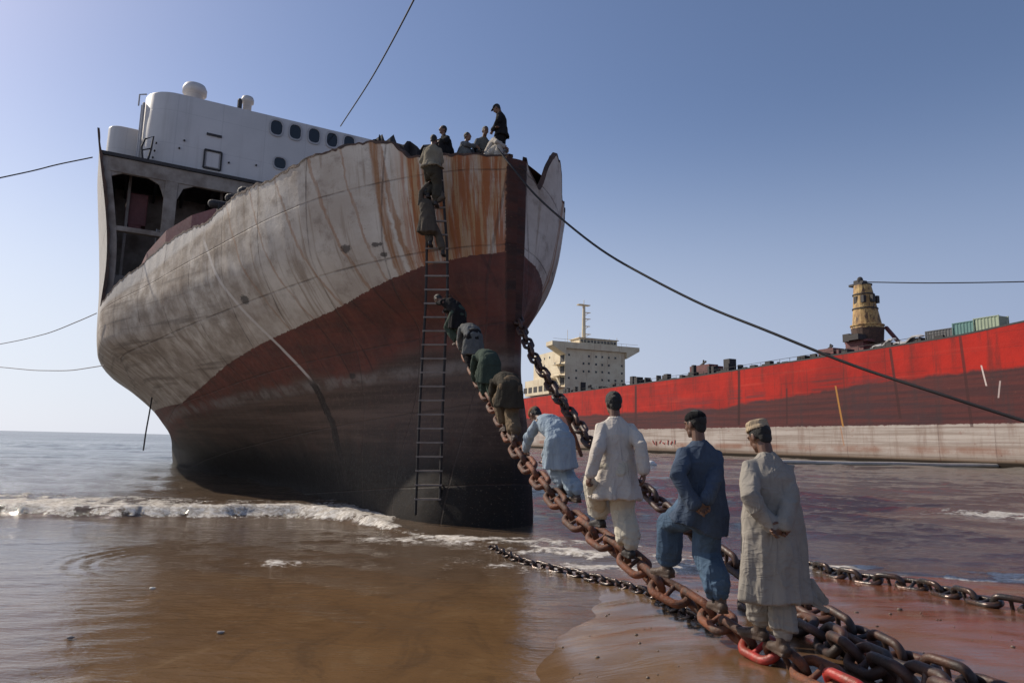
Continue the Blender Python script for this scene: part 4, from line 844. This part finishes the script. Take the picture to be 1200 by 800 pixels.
# ------------------------------------------------------------------ people: one continuous body each, clothes and hair as parts
def unit(v): v = np.asarray(v, float); return v/(np.linalg.norm(v)+1e-9)
def ik(a, t, l1, l2, pole):
    a = np.asarray(a, float); t = np.asarray(t, float); d_ = t-a; L = np.linalg.norm(d_); L2 = min(L, (l1+l2)*.995); d_ = d_/L
    t = a+d_*L2; x = (l1*l1-l2*l2+L2*L2)/(2*L2); h = math.sqrt(max(l1*l1-x*x, 0)); p = np.asarray(pole, float); p = unit(p-d_*(p@d_)); return a+d_*x+p*h, t
def rot_to(y, z):            # matrix with columns x, y, z
    y = unit(y); z = np.asarray(z, float); x = unit(np.cross(y, z)); z = np.cross(x, y); return np.stack([x, y, z], 1)
def remesh(mb, name, vox, mat, parent, fold=None, smooth=2):
    me0 = mb.mesh('tmp'); o0 = bpy.data.objects.new('tmp', me0); COL.objects.link(o0); m_ = o0.modifiers.new('r', 'REMESH'); m_.mode = 'VOXEL'; m_.voxel_size = vox; m_.use_smooth_shade = True
    s_ = o0.modifiers.new('s', 'SMOOTH'); s_.factor = .6; s_.iterations = smooth
    dg = bpy.context.evaluated_depsgraph_get(); me = bpy.data.meshes.new_from_object(o0.evaluated_get(dg)); me.name = name
    bpy.data.objects.remove(o0, do_unlink=True); bpy.data.meshes.remove(me0)
    if fold is not None:
        n = len(me.vertices); co = np.empty(n*3); me.vertices.foreach_get('co', co); co = co.reshape(-1, 3)
        no = np.empty(n*3, dtype=np.float32); me.vertex_normals.foreach_get('vector', no); no = no.reshape(-1, 3)
        co = fold(co, no); me.vertices.foreach_set('co', co.ravel()); me.update()
    me.materials.clear(); return link(name, me, mat, parent)
def cloth(name, col, var=.25, dirt=None, stain=.35):
    g = G(name); P = g.coord(); n1 = g.noise(P, 3, 6, .6); n2 = g.noise(P, 14, 6, .65); n3 = g.noise(P, 260, 2, .5)
    c = g.mix(g.ramp(n1, .35, .68), tuple(col), tuple(k*(1-var) for k in col)); c = g.mix(g.ramp(n2, .52, .78, 0, stain), c, dirt or tuple(k*.5 for k in col))
    rg = g.noise(g.coord((9, 9, 2.2)), 1, 1.5, .45, .9); rg = g.ramp(g.math('ABSOLUTE', g.math('SUBTRACT', rg, .5)), 0, .12, 1, 0)
    r2 = g.noise(g.coord((5, 5, 12)), 1, 1.5, .45, 1.2); r2 = g.ramp(g.math('ABSOLUTE', g.math('SUBTRACT', r2, .5)), 0, .09, 1, 0)
    h = g.math('ADD', g.math('ADD', g.math('MULTIPLY', n3, .05), g.math('MULTIPLY', n2, .06)), g.math('ADD', g.math('MULTIPLY', rg, .8), g.math('MULTIPLY', r2, .4)))
    return g.out(c, .95, h, .42, .014, None, .15)
M_SKIN = simple('brown_skin', (.15, .075, .045), .5, .2, 9, (.11, .052, .032))
M_HAIR = simple('black_hair', (.010, .009, .008), .6, .3, 60, bump=.6)
M_SHOE = simple('worn_brown_leather', (.075, .045, .03), .6, .4, 12, bump=.3)
M_SHOED = simple('worn_black_shoe', (.025, .02, .018), .6, .4, 12, bump=.3)
def capsule(mb, pts, rs, n=12, sx=1, up=(0, 1, 0)): mb.tube(pts, rs, n, True, sx, up)
def hand(mb, wr, dr, pn, side, curl=.5, q=1.0, spread=1):
    """wr wrist, dr hand direction, pn palm normal (points out of the palm), side +1/-1: where the thumb lies along cross(dr,pn)"""
    dr = unit(dr); pn = unit(np.asarray(pn)-dr*(np.dot(pn, dr))); sd = np.cross(dr, pn)*side; s_ = q
    c = wr+dr*.05*s_; mb.ell(c, (.040*s_, .052*s_, .017*s_), M=np.stack([sd, dr, pn], 1)); mb.ell(wr+dr*.075*s_, (.039*s_, .024*s_, .014*s_), M=np.stack([sd, dr, pn], 1))
    for k, (off, L) in enumerate(((.030, .070), (.010, .078), (-.010, .073), (-.029, .058))):
        p = wr+dr*.088*s_+sd*off*s_; d_ = dr+sd*off*1.5*spread; d_ = unit(d_); pts = [p-d_*.015]; a = 0; cc = curl*(1+.12*k)
        for j, f_ in enumerate((.46, .31, .23)):
            a += cc*(.75, .9, .6)[j]; v = unit(d_*math.cos(a)+pn*math.sin(a)); p = p+v*L*f_*s_; pts.append(p)
        mb.tube(pts, [.0092*s_, .0088*s_, .0080*s_, .0070*s_], 8)
    p = wr+dr*.022*s_+sd*.030*s_; v1 = unit(sd*.75+dr*.75+pn*.35); v2 = unit(sd*.25+dr*.9+pn*.5)
    mb.tube([p-v1*.01, p+v1*.036*s_, p+v1*.036*s_+v2*.028*s_], [.0125*s_, .0105*s_, .0085*s_], 8)
def person(label, pel, yaw, H, lean, feet, hands, kameez, shalwar, hem=.55, head=(0, 0), vox=.012, hair='short', cap=None, shoe='brown', side_lean=0, elbow=None, knee=None, curls=(.5, .5), fat=1.0,
           spread_hem=1.0, group=None, seed=0, hand_dir=(None, None), palm=(None, None), sleeve=1.0, windtail=None, skirt_dir=None, baggy=1.0, held=None, name='person', toe=(0, 0), swing=None):
    """pel, feet, hands: world points (feet = soles, hands = wrists). lean in degrees forward"""
    S = H/1.7; yw = rad(yaw); Rm = np.array([[math.cos(yw), -math.sin(yw), 0], [math.sin(yw), math.cos(yw), 0], [0, 0, 1]])
    base = np.array([pel[0], pel[1], min(f[2] for f in feet)]); loc = lambda p: (Rm.T @ (np.asarray(p)-base))/S
    root = empty(name, tuple(base), label, 'person', yw, group, S); rs = np.random.default_rng(seed+11)
    pe = loc(pel); fL, fR = loc(feet[0]), loc(feet[1]); hL, hR = [None if h is None else loc(h) for h in hands]
    X = np.array([1., 0, 0]); ln = rad(lean); sl_ = rad(side_lean)
    def sdir(k): a = ln*k; v = np.array([0, math.sin(a), math.cos(a)]); return unit(v*math.cos(sl_*k)+X*math.sin(sl_*k))
    p1 = pe+sdir(.55)*.13; p2 = p1+sdir(1.0)*.19; nb = p2+sdir(1.2)*.17
    sp_ = sdir(1.2); fwd = unit(np.array([0, math.cos(ln*1.2), -math.sin(ln*1.2)])); 
    hp, hy_ = rad(head[0]), rad(head[1]); a = ln*1.0-hp if False else hp
    # head direction: pitch measured from upright (positive looks down)
    uh = np.array([0, math.sin(a), math.cos(a)]); fh = np.array([0, math.cos(a), -math.sin(a)]); Rz_ = np.array([[math.cos(hy_), -math.sin(hy_), 0], [math.sin(hy_), math.cos(hy_), 0], [0, 0, 1]])
    uh = Rz_@uh; fh = Rz_@fh; rh = np.cross(fh, uh); nk = nb+unit(sp_*.5+uh*.6)*.085; hc = nk+uh*.085+fh*.018
    lat = unit(X-sp_*(X@sp_)); sL = nb-sp_*.088-lat*.155; sR = nb-sp_*.088+lat*.155; qL = pe-X*.09-[0, 0, .03]; qR = pe+X*.09-[0, 0, .03]
    kn = knee or ((-.12, 1, .1), (.12, 1, .1)); el = elbow or ((-.7, -.6, -.1), (.7, -.6, -.1))
    aL, aR = fL+[0, -.02, .085], fR+[0, -.02, .085]
    kL, aL = ik(qL, aL, .43, .42, kn[0]); kR, aR = ik(qR, aR, .43, .42, kn[1])
    if hL is None: hL = sL+np.array([-.07, .05, -.50])
    if hR is None: hR = sR+np.array([.07, .05, -.50])
    eL, wL = ik(sL, hL, .29, .25, el[0]); eR, wR = ik(sR, hR, .29, .25, el[1])
    # ---- body
    b = MB()
    b.tube([pe-[0, 0, .05], pe+sdir(.5)*.05, p1, p2, nb-sp_*.06, nb], [.11, .115, .10, .115, .085, .05], 18, True, [1.35, 1.35, 1.3, 1.35, 1.6, 1.2], up=(0, 1, 0))
    capsule(b, [nb-sp_*.03, nk, nk+uh*.05], [.058, .054, .052])
    for s_, e_, w_, q_, k_, an, ft, sg in ((sL, eL, wL, qL, kL, aL, fL, -1), (sR, eR, wR, qR, kR, aR, fR, 1)):
        capsule(b, [s_+lat*(-sg)*.03, s_*.7+e_*.3, e_], [.055, .050, .040]); capsule(b, [e_, e_*.6+w_*.4, w_], [.041, .040, .026])
        capsule(b, [q_, q_*.5+k_*.5, k_], [.085, .078, .056]); capsule(b, [k_, k_*.65+an*.35, an], [.056, .054, .036])
        td = rad(toe[0] if sg < 0 else toe[1]); fdir = np.array([math.sin(td), math.cos(td), 0]); 
        heel = an-[0, 0, .045]-fdir*.03; ball = an+fdir*.13-[0, 0, .062]
        b.tube([heel, an+fdir*.05-[0, 0, .045], ball, ball+fdir*.05-[0, 0, .004]], [.034, .036, .026, .018], 10, True, [1, 1.1, 1.75, 1.8])
    for i, (w_, e_, sg) in enumerate(((wL, eL, -1), (wR, eR, 1))):
        dr = unit(w_-e_) if hand_dir[i] is None else unit(Rm.T @ np.asarray(hand_dir[i], float)); pn = palm[i] if palm[i] is not None else (-sg*.9, .2, .1)
        # thumb forward/inward
        c_ = np.cross(dr, unit(pn)); ts = 1 if c_[1] >= 0 else -1
        hand(b, w_+dr*.005, dr, pn, ts, curls[i])
    Mh = np.stack([rh, fh, uh], 1)
    b.ell(hc-fh*.008+uh*.02, (.073, .092, .098), Mh, 20, 14); b.ell(hc+fh*.035-uh*.055, (.052, .052, .055), Mh); b.ell(hc+fh*.055-uh*.02, (.052, .036, .055), Mh)
    b.tube([hc+fh*.082+uh*.012, hc+fh*.104-uh*.018, hc+fh*.098-uh*.026], [.009, .013, .012], 8); b.tube([hc+fh*.078+uh*.03-rh*.04, hc+fh*.088+uh*.028, hc+fh*.078+uh*.03+rh*.04], [.010, .011, .010], 8)
    b.tube([hc+fh*.080-uh*.052-rh*.02, hc+fh*.086-uh*.052, hc+fh*.080-uh*.052+rh*.02], [.006, .008, .006], 6); b.ell(hc+fh*.072-uh*.085, (.02, .018, .018), Mh)
    for sg in (-1, 1):
        b.ell(hc+rh*sg*.077-fh*.008-uh*.005, (.010, .020, .033), np.stack([unit(rh+fh*-.35*sg), fh, uh], 1)); b.ell(hc+fh*.080+rh*sg*.030+uh*.012, (.012, .008, .008), Mh)
    body = remesh(b, 'body', max(vox*.55, .0052), M_SKIN, root, None, 1)
    # ---- hair
    def head_shell(name, grow, mat, lo, vx=.007, amp=.004, fr=60, back=0):
        m_ = MB(); m_.ell(hc-fh*(.020+back)+uh*.034, (.079+grow, .090+grow, .094+grow), Mh, 24, 16); m_.ell(hc-fh*.055-uh*.02, (.060+grow, .040+grow, .062+grow), Mh)
        def f_(co, no):
            d_ = vnoise(co*fr, 5)[:, None]*amp+vnoise(co*fr*.35, 6)[:, None]*amp; return co+no*d_
        return remesh(m_, name, vx, mat, root, f_, 1)
    if hair: head_shell('hair', .002 if hair == 'short' else .009, M_HAIR, 0, max(vox*.6, .006), .002 if hair == 'short' else .0035, 45)
    if hair == 'turban' : pass
    if cap:
        kind, mat = cap; m_ = MB(); tl = unit(uh-fh*.10); c0 = hc+uh*.062-fh*.012
        if kind == 'flat':      # round flat-topped cap with a rolled rim
            m_.tube([c0-tl*.012, c0+tl*.012], [.098, .097], 26, False, .92, up=fh); m_.tube([c0, c0+tl*.045, c0+tl*.062, c0+tl*.066], [.090, .092, .086, .070], 26, False, .92, up=fh)
        elif kind == 'peak':
            m_.ell(c0+tl*.0, (.084, .098, .062), Mh); m_.tube([c0+fh*.06-tl*.006, c0+fh*.15-tl*.016], [.012, .008], 12, True, [6, 5], up=tl)
        else:
            m_.ell(c0-tl*.004, (.088, .100, .066), Mh); m_.tube([c0-tl*.018, c0], [.098, .092], 24, False, .9, up=fh)
        remesh(m_, 'cap', max(vox*.6, .006), mat, root, lambda co, no: co+no*(.003*fbm(co*25, 3, seed)[:, None]), 1)
    # ---- shoes
    for an, sg in ((aL, -1), (aR, 1)):
        td = rad(toe[0] if sg < 0 else toe[1]); fdir = np.array([math.sin(td), math.cos(td), 0]); m_ = MB()
        heel = an-[0, 0, .040]-fdir*.035; ball = an+fdir*.125-[0, 0, .056]
        m_.tube([heel, an+fdir*.045-[0, 0, .04], ball, ball+fdir*.065-[0, 0, .002]], [.044, .045, .034, .024], 14, True, [1, 1.05, 1.6, 1.6]); m_.tube([an-[0, 0, .03], an+[0, 0, .055]], [.047, .050], 14, False)
        m_.box((heel+ball)/2-[0, 0, .030]+fdir*.02, (.088, .25, .020), rz=-td)
        remesh(m_, 'shoe', max(vox*.7, .008), M_SHOE if shoe == 'brown' else M_SHOED, root, lambda co, no: co+no*(.003*fbm(co*20, 3, 4)[:, None]), 1)
    # ---- shalwar
    m_ = MB(); bg_ = baggy
    m_.tube([pe+[0, 0, .04], pe-[0, 0, .06], pe-[0, 0, .14]], [.13*bg_, .15*bg_, .12*bg_], 20, True, [1.25, 1.2, 1.1], up=(0, 1, 0))
    for q_, k_, an, sg in ((qL, kL, aL, -1), (qR, kR, aR, 1)):
        cr = np.array([-sg*.015, 0, 0]); top = q_+cr; mid_ = q_*.5+k_*.5+cr+[0, -.01, -.02]; low = k_*.5+an*.5+[0, -.02, 0]; cuff = an+[0, 0, .055]
        sg_ = (k_*.25+an*.75)+np.array([0, -.015, -.01])
        def md(i, th, ph=rs.uniform(0, 6)): return 1+.05*np.sin(3*th+ph+i*.7)+.035*np.sin(7*th-ph*2+i*1.3)
        m_.tube([top, mid_, k_+cr*.3-[0, .01, 0], low, sg_, cuff+[0, 0, .05], cuff], np.array([.125, .118, .108, .112, .108, .084, .062])*bg_, 24, True, 1.0, up=(0, 1, 0), mod=md)
    if held:       # loose trouser cloth gathered in the left hand
        kk = kL*.35+aL*.65; m_.tube([wL+[.01, .02, -.05], wL*.6+kk*.4+[0, -.02, -.04], wL*.25+kk*.75+[.0, -.03, -.02], kk+[0, 0, -.02]], [.045, .085, .10, .09], 18, True, [.8, .8, .9, 1], up=(0, 1, 0))
    def foldL(co, no):
        n_ = fbm(co*[8, 8, 2.6]+seed, 2, 61); r_ = 1-np.abs(n_)*2; low_ = 1-sstep(.05, .5, co[:, 2]-min(aL[2], aR[2])); ring = np.sin(co[:, 2]*95+4*vnoise(co*7, 3))
        return co+no*(.013*np.clip(r_, -.6, 1)+.003*ring*low_)[:, None]
    remesh(m_, 'trousers', vox, shalwar, root, foldL, 1)
    # ---- kameez
    m_ = MB(); f_ = fat
    legc = (kL+kR)/2; dwn = np.array([0, 0, -1.]) if skirt_dir is None else unit(skirt_dir)
    if lean > 35 and skirt_dir is None: dwn = unit(unit(legc-pe)*.55+np.array([0, -.15, -.8]))
    hl = max(.05, pe[2]-hem) if lean <= 35 else .30*(1-hem)+.12
    c_h = pe+dwn*hl; mid1 = pe+dwn*hl*.35; mid2 = pe+dwn*hl*.7
    if swing is not None: sw = np.array(swing); mid2 = mid2+sw*.5; c_h = c_h+sw
    ctr = [nb+sp_*.030, nb+sp_*.008, nb-sp_*.022, nb-sp_*.075, p2, p1, pe, mid1, mid2, c_h]
    dep = np.array([.058, .070, .088, .108, .135*f_, .135*f_, .150*f_, .165*f_, .175*f_*spread_hem, .185*f_*spread_hem])
    wid = np.array([.060, .080, .118, .160, .178*f_, .182*f_, .196*f_, .207*f_, .222*f_*spread_hem, .242*f_*spread_hem])
    ph = rs.uniform(0, 6, 4)
    def md(i, th): k_ = max(0, i-5)/4; return 1+k_*(.045*np.sin(5*th+ph[0])+.035*np.sin(8*th+ph[1])+.02*np.sin(13*th+ph[2]+i))
    m_.tube(ctr, dep, 48, False, wid/dep, up=unit(-fwd), mod=md)
    for s_, e_, w_, sg in ((sL, eL, wL, -1), (sR, eR, wR, 1)):
        cuff = w_+(w_-e_)*-.02*sleeve; mid_ = s_*.5+e_*.5; fm = e_*.45+w_*.55
        def ms(i, th, p_=rs.uniform(0, 6)): return 1+.05*np.sin(i*2.1+p_+th)+.04*np.sin(4*th+i+p_)
        m_.tube([s_-lat*sg*.06+sp_*.012, s_, mid_-[0, 0, .01], e_, fm-[0, 0, .008], cuff], np.array([.050, .059, .066, .064, .060, .057])*(.5+.5*f_), 20, True, 1, up=(0, 1, .1), mod=ms)
    if windtail is not None:
        for (a_, b_, r_) in windtail: m_.tube([c_h+np.array(a_), (c_h+np.array(a_)+c_h+np.array(b_))/2+[0, 0, .02], c_h+np.array(b_)], [r_, r_*.9, r_*.5], 12, True, [.25, .3, .25])
    z_h = c_h[2]; z_w = pe[2]
    def foldK(co, no):
        hang = sstep(z_w+.12, z_h, co[:, 2]) if lean <= 35 else .5+0*co[:, 0]
        v_ = fbm(co*[8.5, 8.5, 1.1]+seed*3, 2, 71); q_ = co.copy(); q_[:, 0] += .55*np.sign(co[:, 0])*co[:, 2]; w1_ = fbm(q_*[7.5, 5, 2.2]+seed, 2, 72); w2_ = fbm(co*[3.5, 3.5, 11]+[0, 0, seed], 1, 73)
        ridge = np.clip(1-np.abs(v_)*3.2, -.5, 1)
        d_ = hang*.022*ridge+(1-hang)*(.009*np.clip(1-np.abs(w1_)*3, -.5, 1)**1+.0045*np.clip(1-np.abs(w2_)*3.2, -.5, 1))
        out = co+no*d_[:, None]
        if lean <= 35: e_ = 1-sstep(z_h, z_h+.12, co[:, 2]); out[:, 2] += e_*.022*vnoise(co*[7, 7, 0]+seed, 9)
        return out
    remesh(m_, 'tunic', vox, kameez, root, foldK, 1)
    return root
W = lambda px, py, D_: at(px, py, D_)
K_GREY = cloth('grey_beige_cotton', (.285, .26, .225), .2, (.16, .135, .11)); K_BLUE = cloth('blue_cotton', (.062, .085, .125), .3, (.03, .04, .06)); K_BLUEL = cloth('light_blue_trousers', (.075, .120, .18), .35, (.025, .04, .07), .5)
K_WHITE = cloth('cream_cotton', (.54, .49, .43), .12, (.33, .28, .23)); K_CREAM = cloth('cream_trousers', (.52, .48, .39), .15, (.30, .25, .19)); K_SKY = cloth('pale_blue_cotton', (.30, .37, .43), .2, (.17, .20, .24))
K_OLIVE = cloth('dark_olive_cotton', (.055, .048, .036), .3); K_TAN = cloth('tan_cotton', (.15, .11, .07), .3); K_GREEN = cloth('dark_green_cotton', (.050, .070, .055), .3); K_STEEL = cloth('steel_grey_cotton', (.12, .125, .125), .3)
K_DARK = cloth('black_cotton', (.018, .017, .018), .3); K_BEIGE = cloth('dusty_beige_cotton', (.22, .19, .14), .3); K_BROWN = cloth('dusty_brown_cotton', (.085, .070, .055), .3); K_OFF = cloth('offwhite_cotton', (.42, .38, .33), .2)
C_TAN = cloth('tan_felt', (.36, .28, .19), .15); C_ORANGE = cloth('rust_felt', (.22, .11, .06), .2); C_BLACK = cloth('black_felt', (.010, .010, .011), .2)
BK = lambda v, yaw: None
GRP = 'workers climbing to the ship'
# 1 man in the grey tunic, nearest
person('man in long grey beige tunic and tan cap, hands clasped behind him, nearest the camera', W(905, 611, 5.22), 14, 1.70, 5, (W(889, 757, 5.35), W(916, 766, 5.08)), (W(905, 615, 4.99), W(919, 617, 4.95)),
       K_GREY, K_GREY, hem=.42, head=(24, 10), vox=.0085, cap=('flat', C_TAN), elbow=((-1, -.35, 0), (1, -.35, 0)), curls=(1.0, .75), fat=1.2, spread_hem=.95, seed=1, hand_dir=((.75, -.1, -.45), (-.72, -.1, -.45)), palm=((.1, -1, .1), (.1, -1, .1)), baggy=.86, toe=(-18, 8),
       windtail=(((.16, -.02, .10), (.36, -.10, .00), .09), ((.16, -.04, .05), (.33, -.14, -.05), .06)))
# 2 man in blue
person('man in dark blue tunic, one foot stepped up the chain, hands behind his back', W(823, 588, 5.75), 18, 1.68, 4, (W(781, 675, 6.12), W(843, 716, 5.55)), (W(813, 590, 5.46), W(828, 590, 5.43)),
       K_BLUE, K_BLUEL, hem=.66, head=(8, 18), vox=.009, hair='short', cap=('round', C_BLACK), elbow=((-1, -.35, 0), (1, -.35, 0)), curls=(.9, .6), seed=2, hand_dir=((.7, -.1, -.6), (-.55, -.1, -.75)), palm=((.1, -1, .1), (.1, -1, .1)), baggy=1.0, toe=(-12, 10), spread_hem=1.0, fat=1.1, swing=(-.03, .03, 0))
# 3 man in white
person('man in cream white tunic and trousers, left hand lifting his trouser leg', W(722, 547, 7.05), 14, 1.70, 3, (W(703, 617, 7.42), W(738, 653, 6.95)), (W(692, 555, 6.85), W(754, 551, 6.85)),
       K_WHITE, K_CREAM, hem=.585, head=(12, 4), vox=.0095, hair='long', elbow=((-.15, -1, 0), (.15, -1, 0)), seed=3, curls=(.9, .5), held=True, baggy=1.12, toe=(-8, 6), spread_hem=1.05, shoe='black', fat=1.06)
# 4 pale blue, stooping onto the chain
person('man in pale blue with rust cap stooping forward, one hand on the chain', W(656, 515, 8.7), 24, 1.66, 60, (W(664, 579, 8.75), W(675, 588, 8.5)), (W(612, 537, 9.35), W(636, 545, 9.3)),
       K_SKY, K_SKY, hem=.2, head=(55, 10), vox=.012, cap=('round', C_ORANGE), elbow=((-1, .1, .2), (1, .1, .2)), seed=4, curls=(.8, .8), baggy=.95, side_lean=-8)
person('man in dark olive bent double on the chain, hips highest, above the pale blue man', W(598, 452, 10.7), 20, 1.70, 84, (W(592, 505, 11.0), W(602, 516, 10.5)), (W(581, 492, 11.6), W(592, 494, 11.6)),
       K_OLIVE, K_TAN, hem=.3, head=(95, 0), vox=.016, seed=5, elbow=((-1, .2, .2), (1, .2, .2)), baggy=.95)
person('man in dark green bent forward on the chain between the olive and grey men', W(574, 424, 12.3), 22, 1.70, 78, (W(572, 470, 12.5), W(581, 479, 12.1)), (W(556, 453, 13.0), W(566, 459, 13.0)),
       K_GREEN, K_GREEN, hem=.15, head=(85, 0), vox=.016, seed=6, elbow=((-1, .2, .2), (1, .2, .2)))
person('man in steel grey crouched forward on the chain just below the ladder climber', W(555, 394, 13.6), 24, 1.68, 66, (W(556, 436, 13.7), W(563, 443, 13.4)), (W(540, 414, 14.3), W(549, 422, 14.3)),
       K_STEEL, K_DARK, hem=.2, head=(75, 0), vox=.016, seed=7, elbow=((-1, .2, .2), (1, .2, .2)))
person('man in black at the top of the chain reaching left for the ladder', W(537, 366, 14.9), 42, 1.68, 56, (W(537, 404, 15.0), W(545, 408, 14.8)), (W(508, 352, 15.9), W(522, 364, 15.7)),
       K_DARK, K_GREEN, hem=.2, head=(60, 10), vox=.016, seed=8, elbow=((-1, .2, -.2), (1, .2, -.2)), side_lean=-18)
# ladder
person('climber in dusty brown robe halfway up the pale upper part of the ladder', W(501, 256, 15.9), -6, 1.66, 6, (W(504, 288, 15.95), W(519, 299, 15.95)), (W(501, 216, 16.05), W(515, 224, 16.05)),
       K_BROWN, K_BROWN, hem=.50, head=(-8, 20), vox=.016, seed=9, elbow=((-1, -.4, -.4), (1, -.4, -.4)), baggy=.8, side_lean=-9, shoe='black')
person('climber in beige top and dark trousers at the very top of the ladder', W(506, 194, 15.95), -6, 1.72, 6, (W(502, 232, 16.0), W(511, 241, 15.95)), (W(500, 184, 16.25), W(514, 184, 16.25)),
       K_BEIGE, K_OLIVE, hem=.92, head=(6, -10), vox=.016, seed=10, elbow=((-.4, -.5, -1), (.4, -.5, -1)), fat=1.1, shoe='black')
# on the fore deck
DKZ = 8.75
def on_deck(px, D_, z): q = at(px, 190, D_); return np.array([q[0], q[1], DKZ+z])
def squat(label, px, D_, yaw, H, km, sh, pz=.42, lean=18, **kw):
    yw = rad(yaw); f = np.array([-math.sin(yw), math.cos(yw), 0]); r = np.array([math.cos(yw), math.sin(yw), 0]); p = on_deck(px, D_, pz)
    g0 = np.array([p[0], p[1], DKZ]); 
    return person(label, p, yaw, H, lean, (g0+f*.30-r*.16, g0+f*.30+r*.16), (g0+f*.42-r*.14+[0, 0, .46], g0+f*.42+r*.14+[0, 0, .46]), km, sh, hem=pz-.2 if pz > .3 else .1, vox=.016, knee=((-.3, .6, 1), (.3, .6, 1)), elbow=((-1, .1, -.4), (1, .1, -.4)), **kw)
squat('man in black squatting on the bow edge beside the beige climber', 525, 17.35, 120, 1.70, K_DARK, K_DARK, .32, seed=12)
squat('man in grey green squatting on the bow, second right of the beige climber', 540, 17.35, 250, 1.62, K_STEEL, K_STEEL, .20, seed=13)
squat('dark clothed man bending behind the crouching off white man on the bow', 564, 17.9, 200, 1.75, K_STEEL, K_DARK, .50, lean=24, seed=14, head=(20, 0))
squat('man in off white crouching on the bow beside the standing man', 573, 17.3, 255, 1.62, K_OFF, K_OFF, .32, lean=26, seed=15, head=(25, 0))
p_ = on_deck(587, 17.3, .94*1.74/1.7)
person('man in black with a peaked cap standing tallest on the bow', p_, 75, 1.74, 6, (on_deck(583, 17.25, 0), on_deck(591, 17.4, 0)), (on_deck(577, 17.15, .95), on_deck(583, 17.05, .98)), K_DARK, K_DARK, hem=.80, head=(35, 0), vox=.016, hair='short', cap=('peak', C_BLACK), seed=16, baggy=.8, shoe='black')
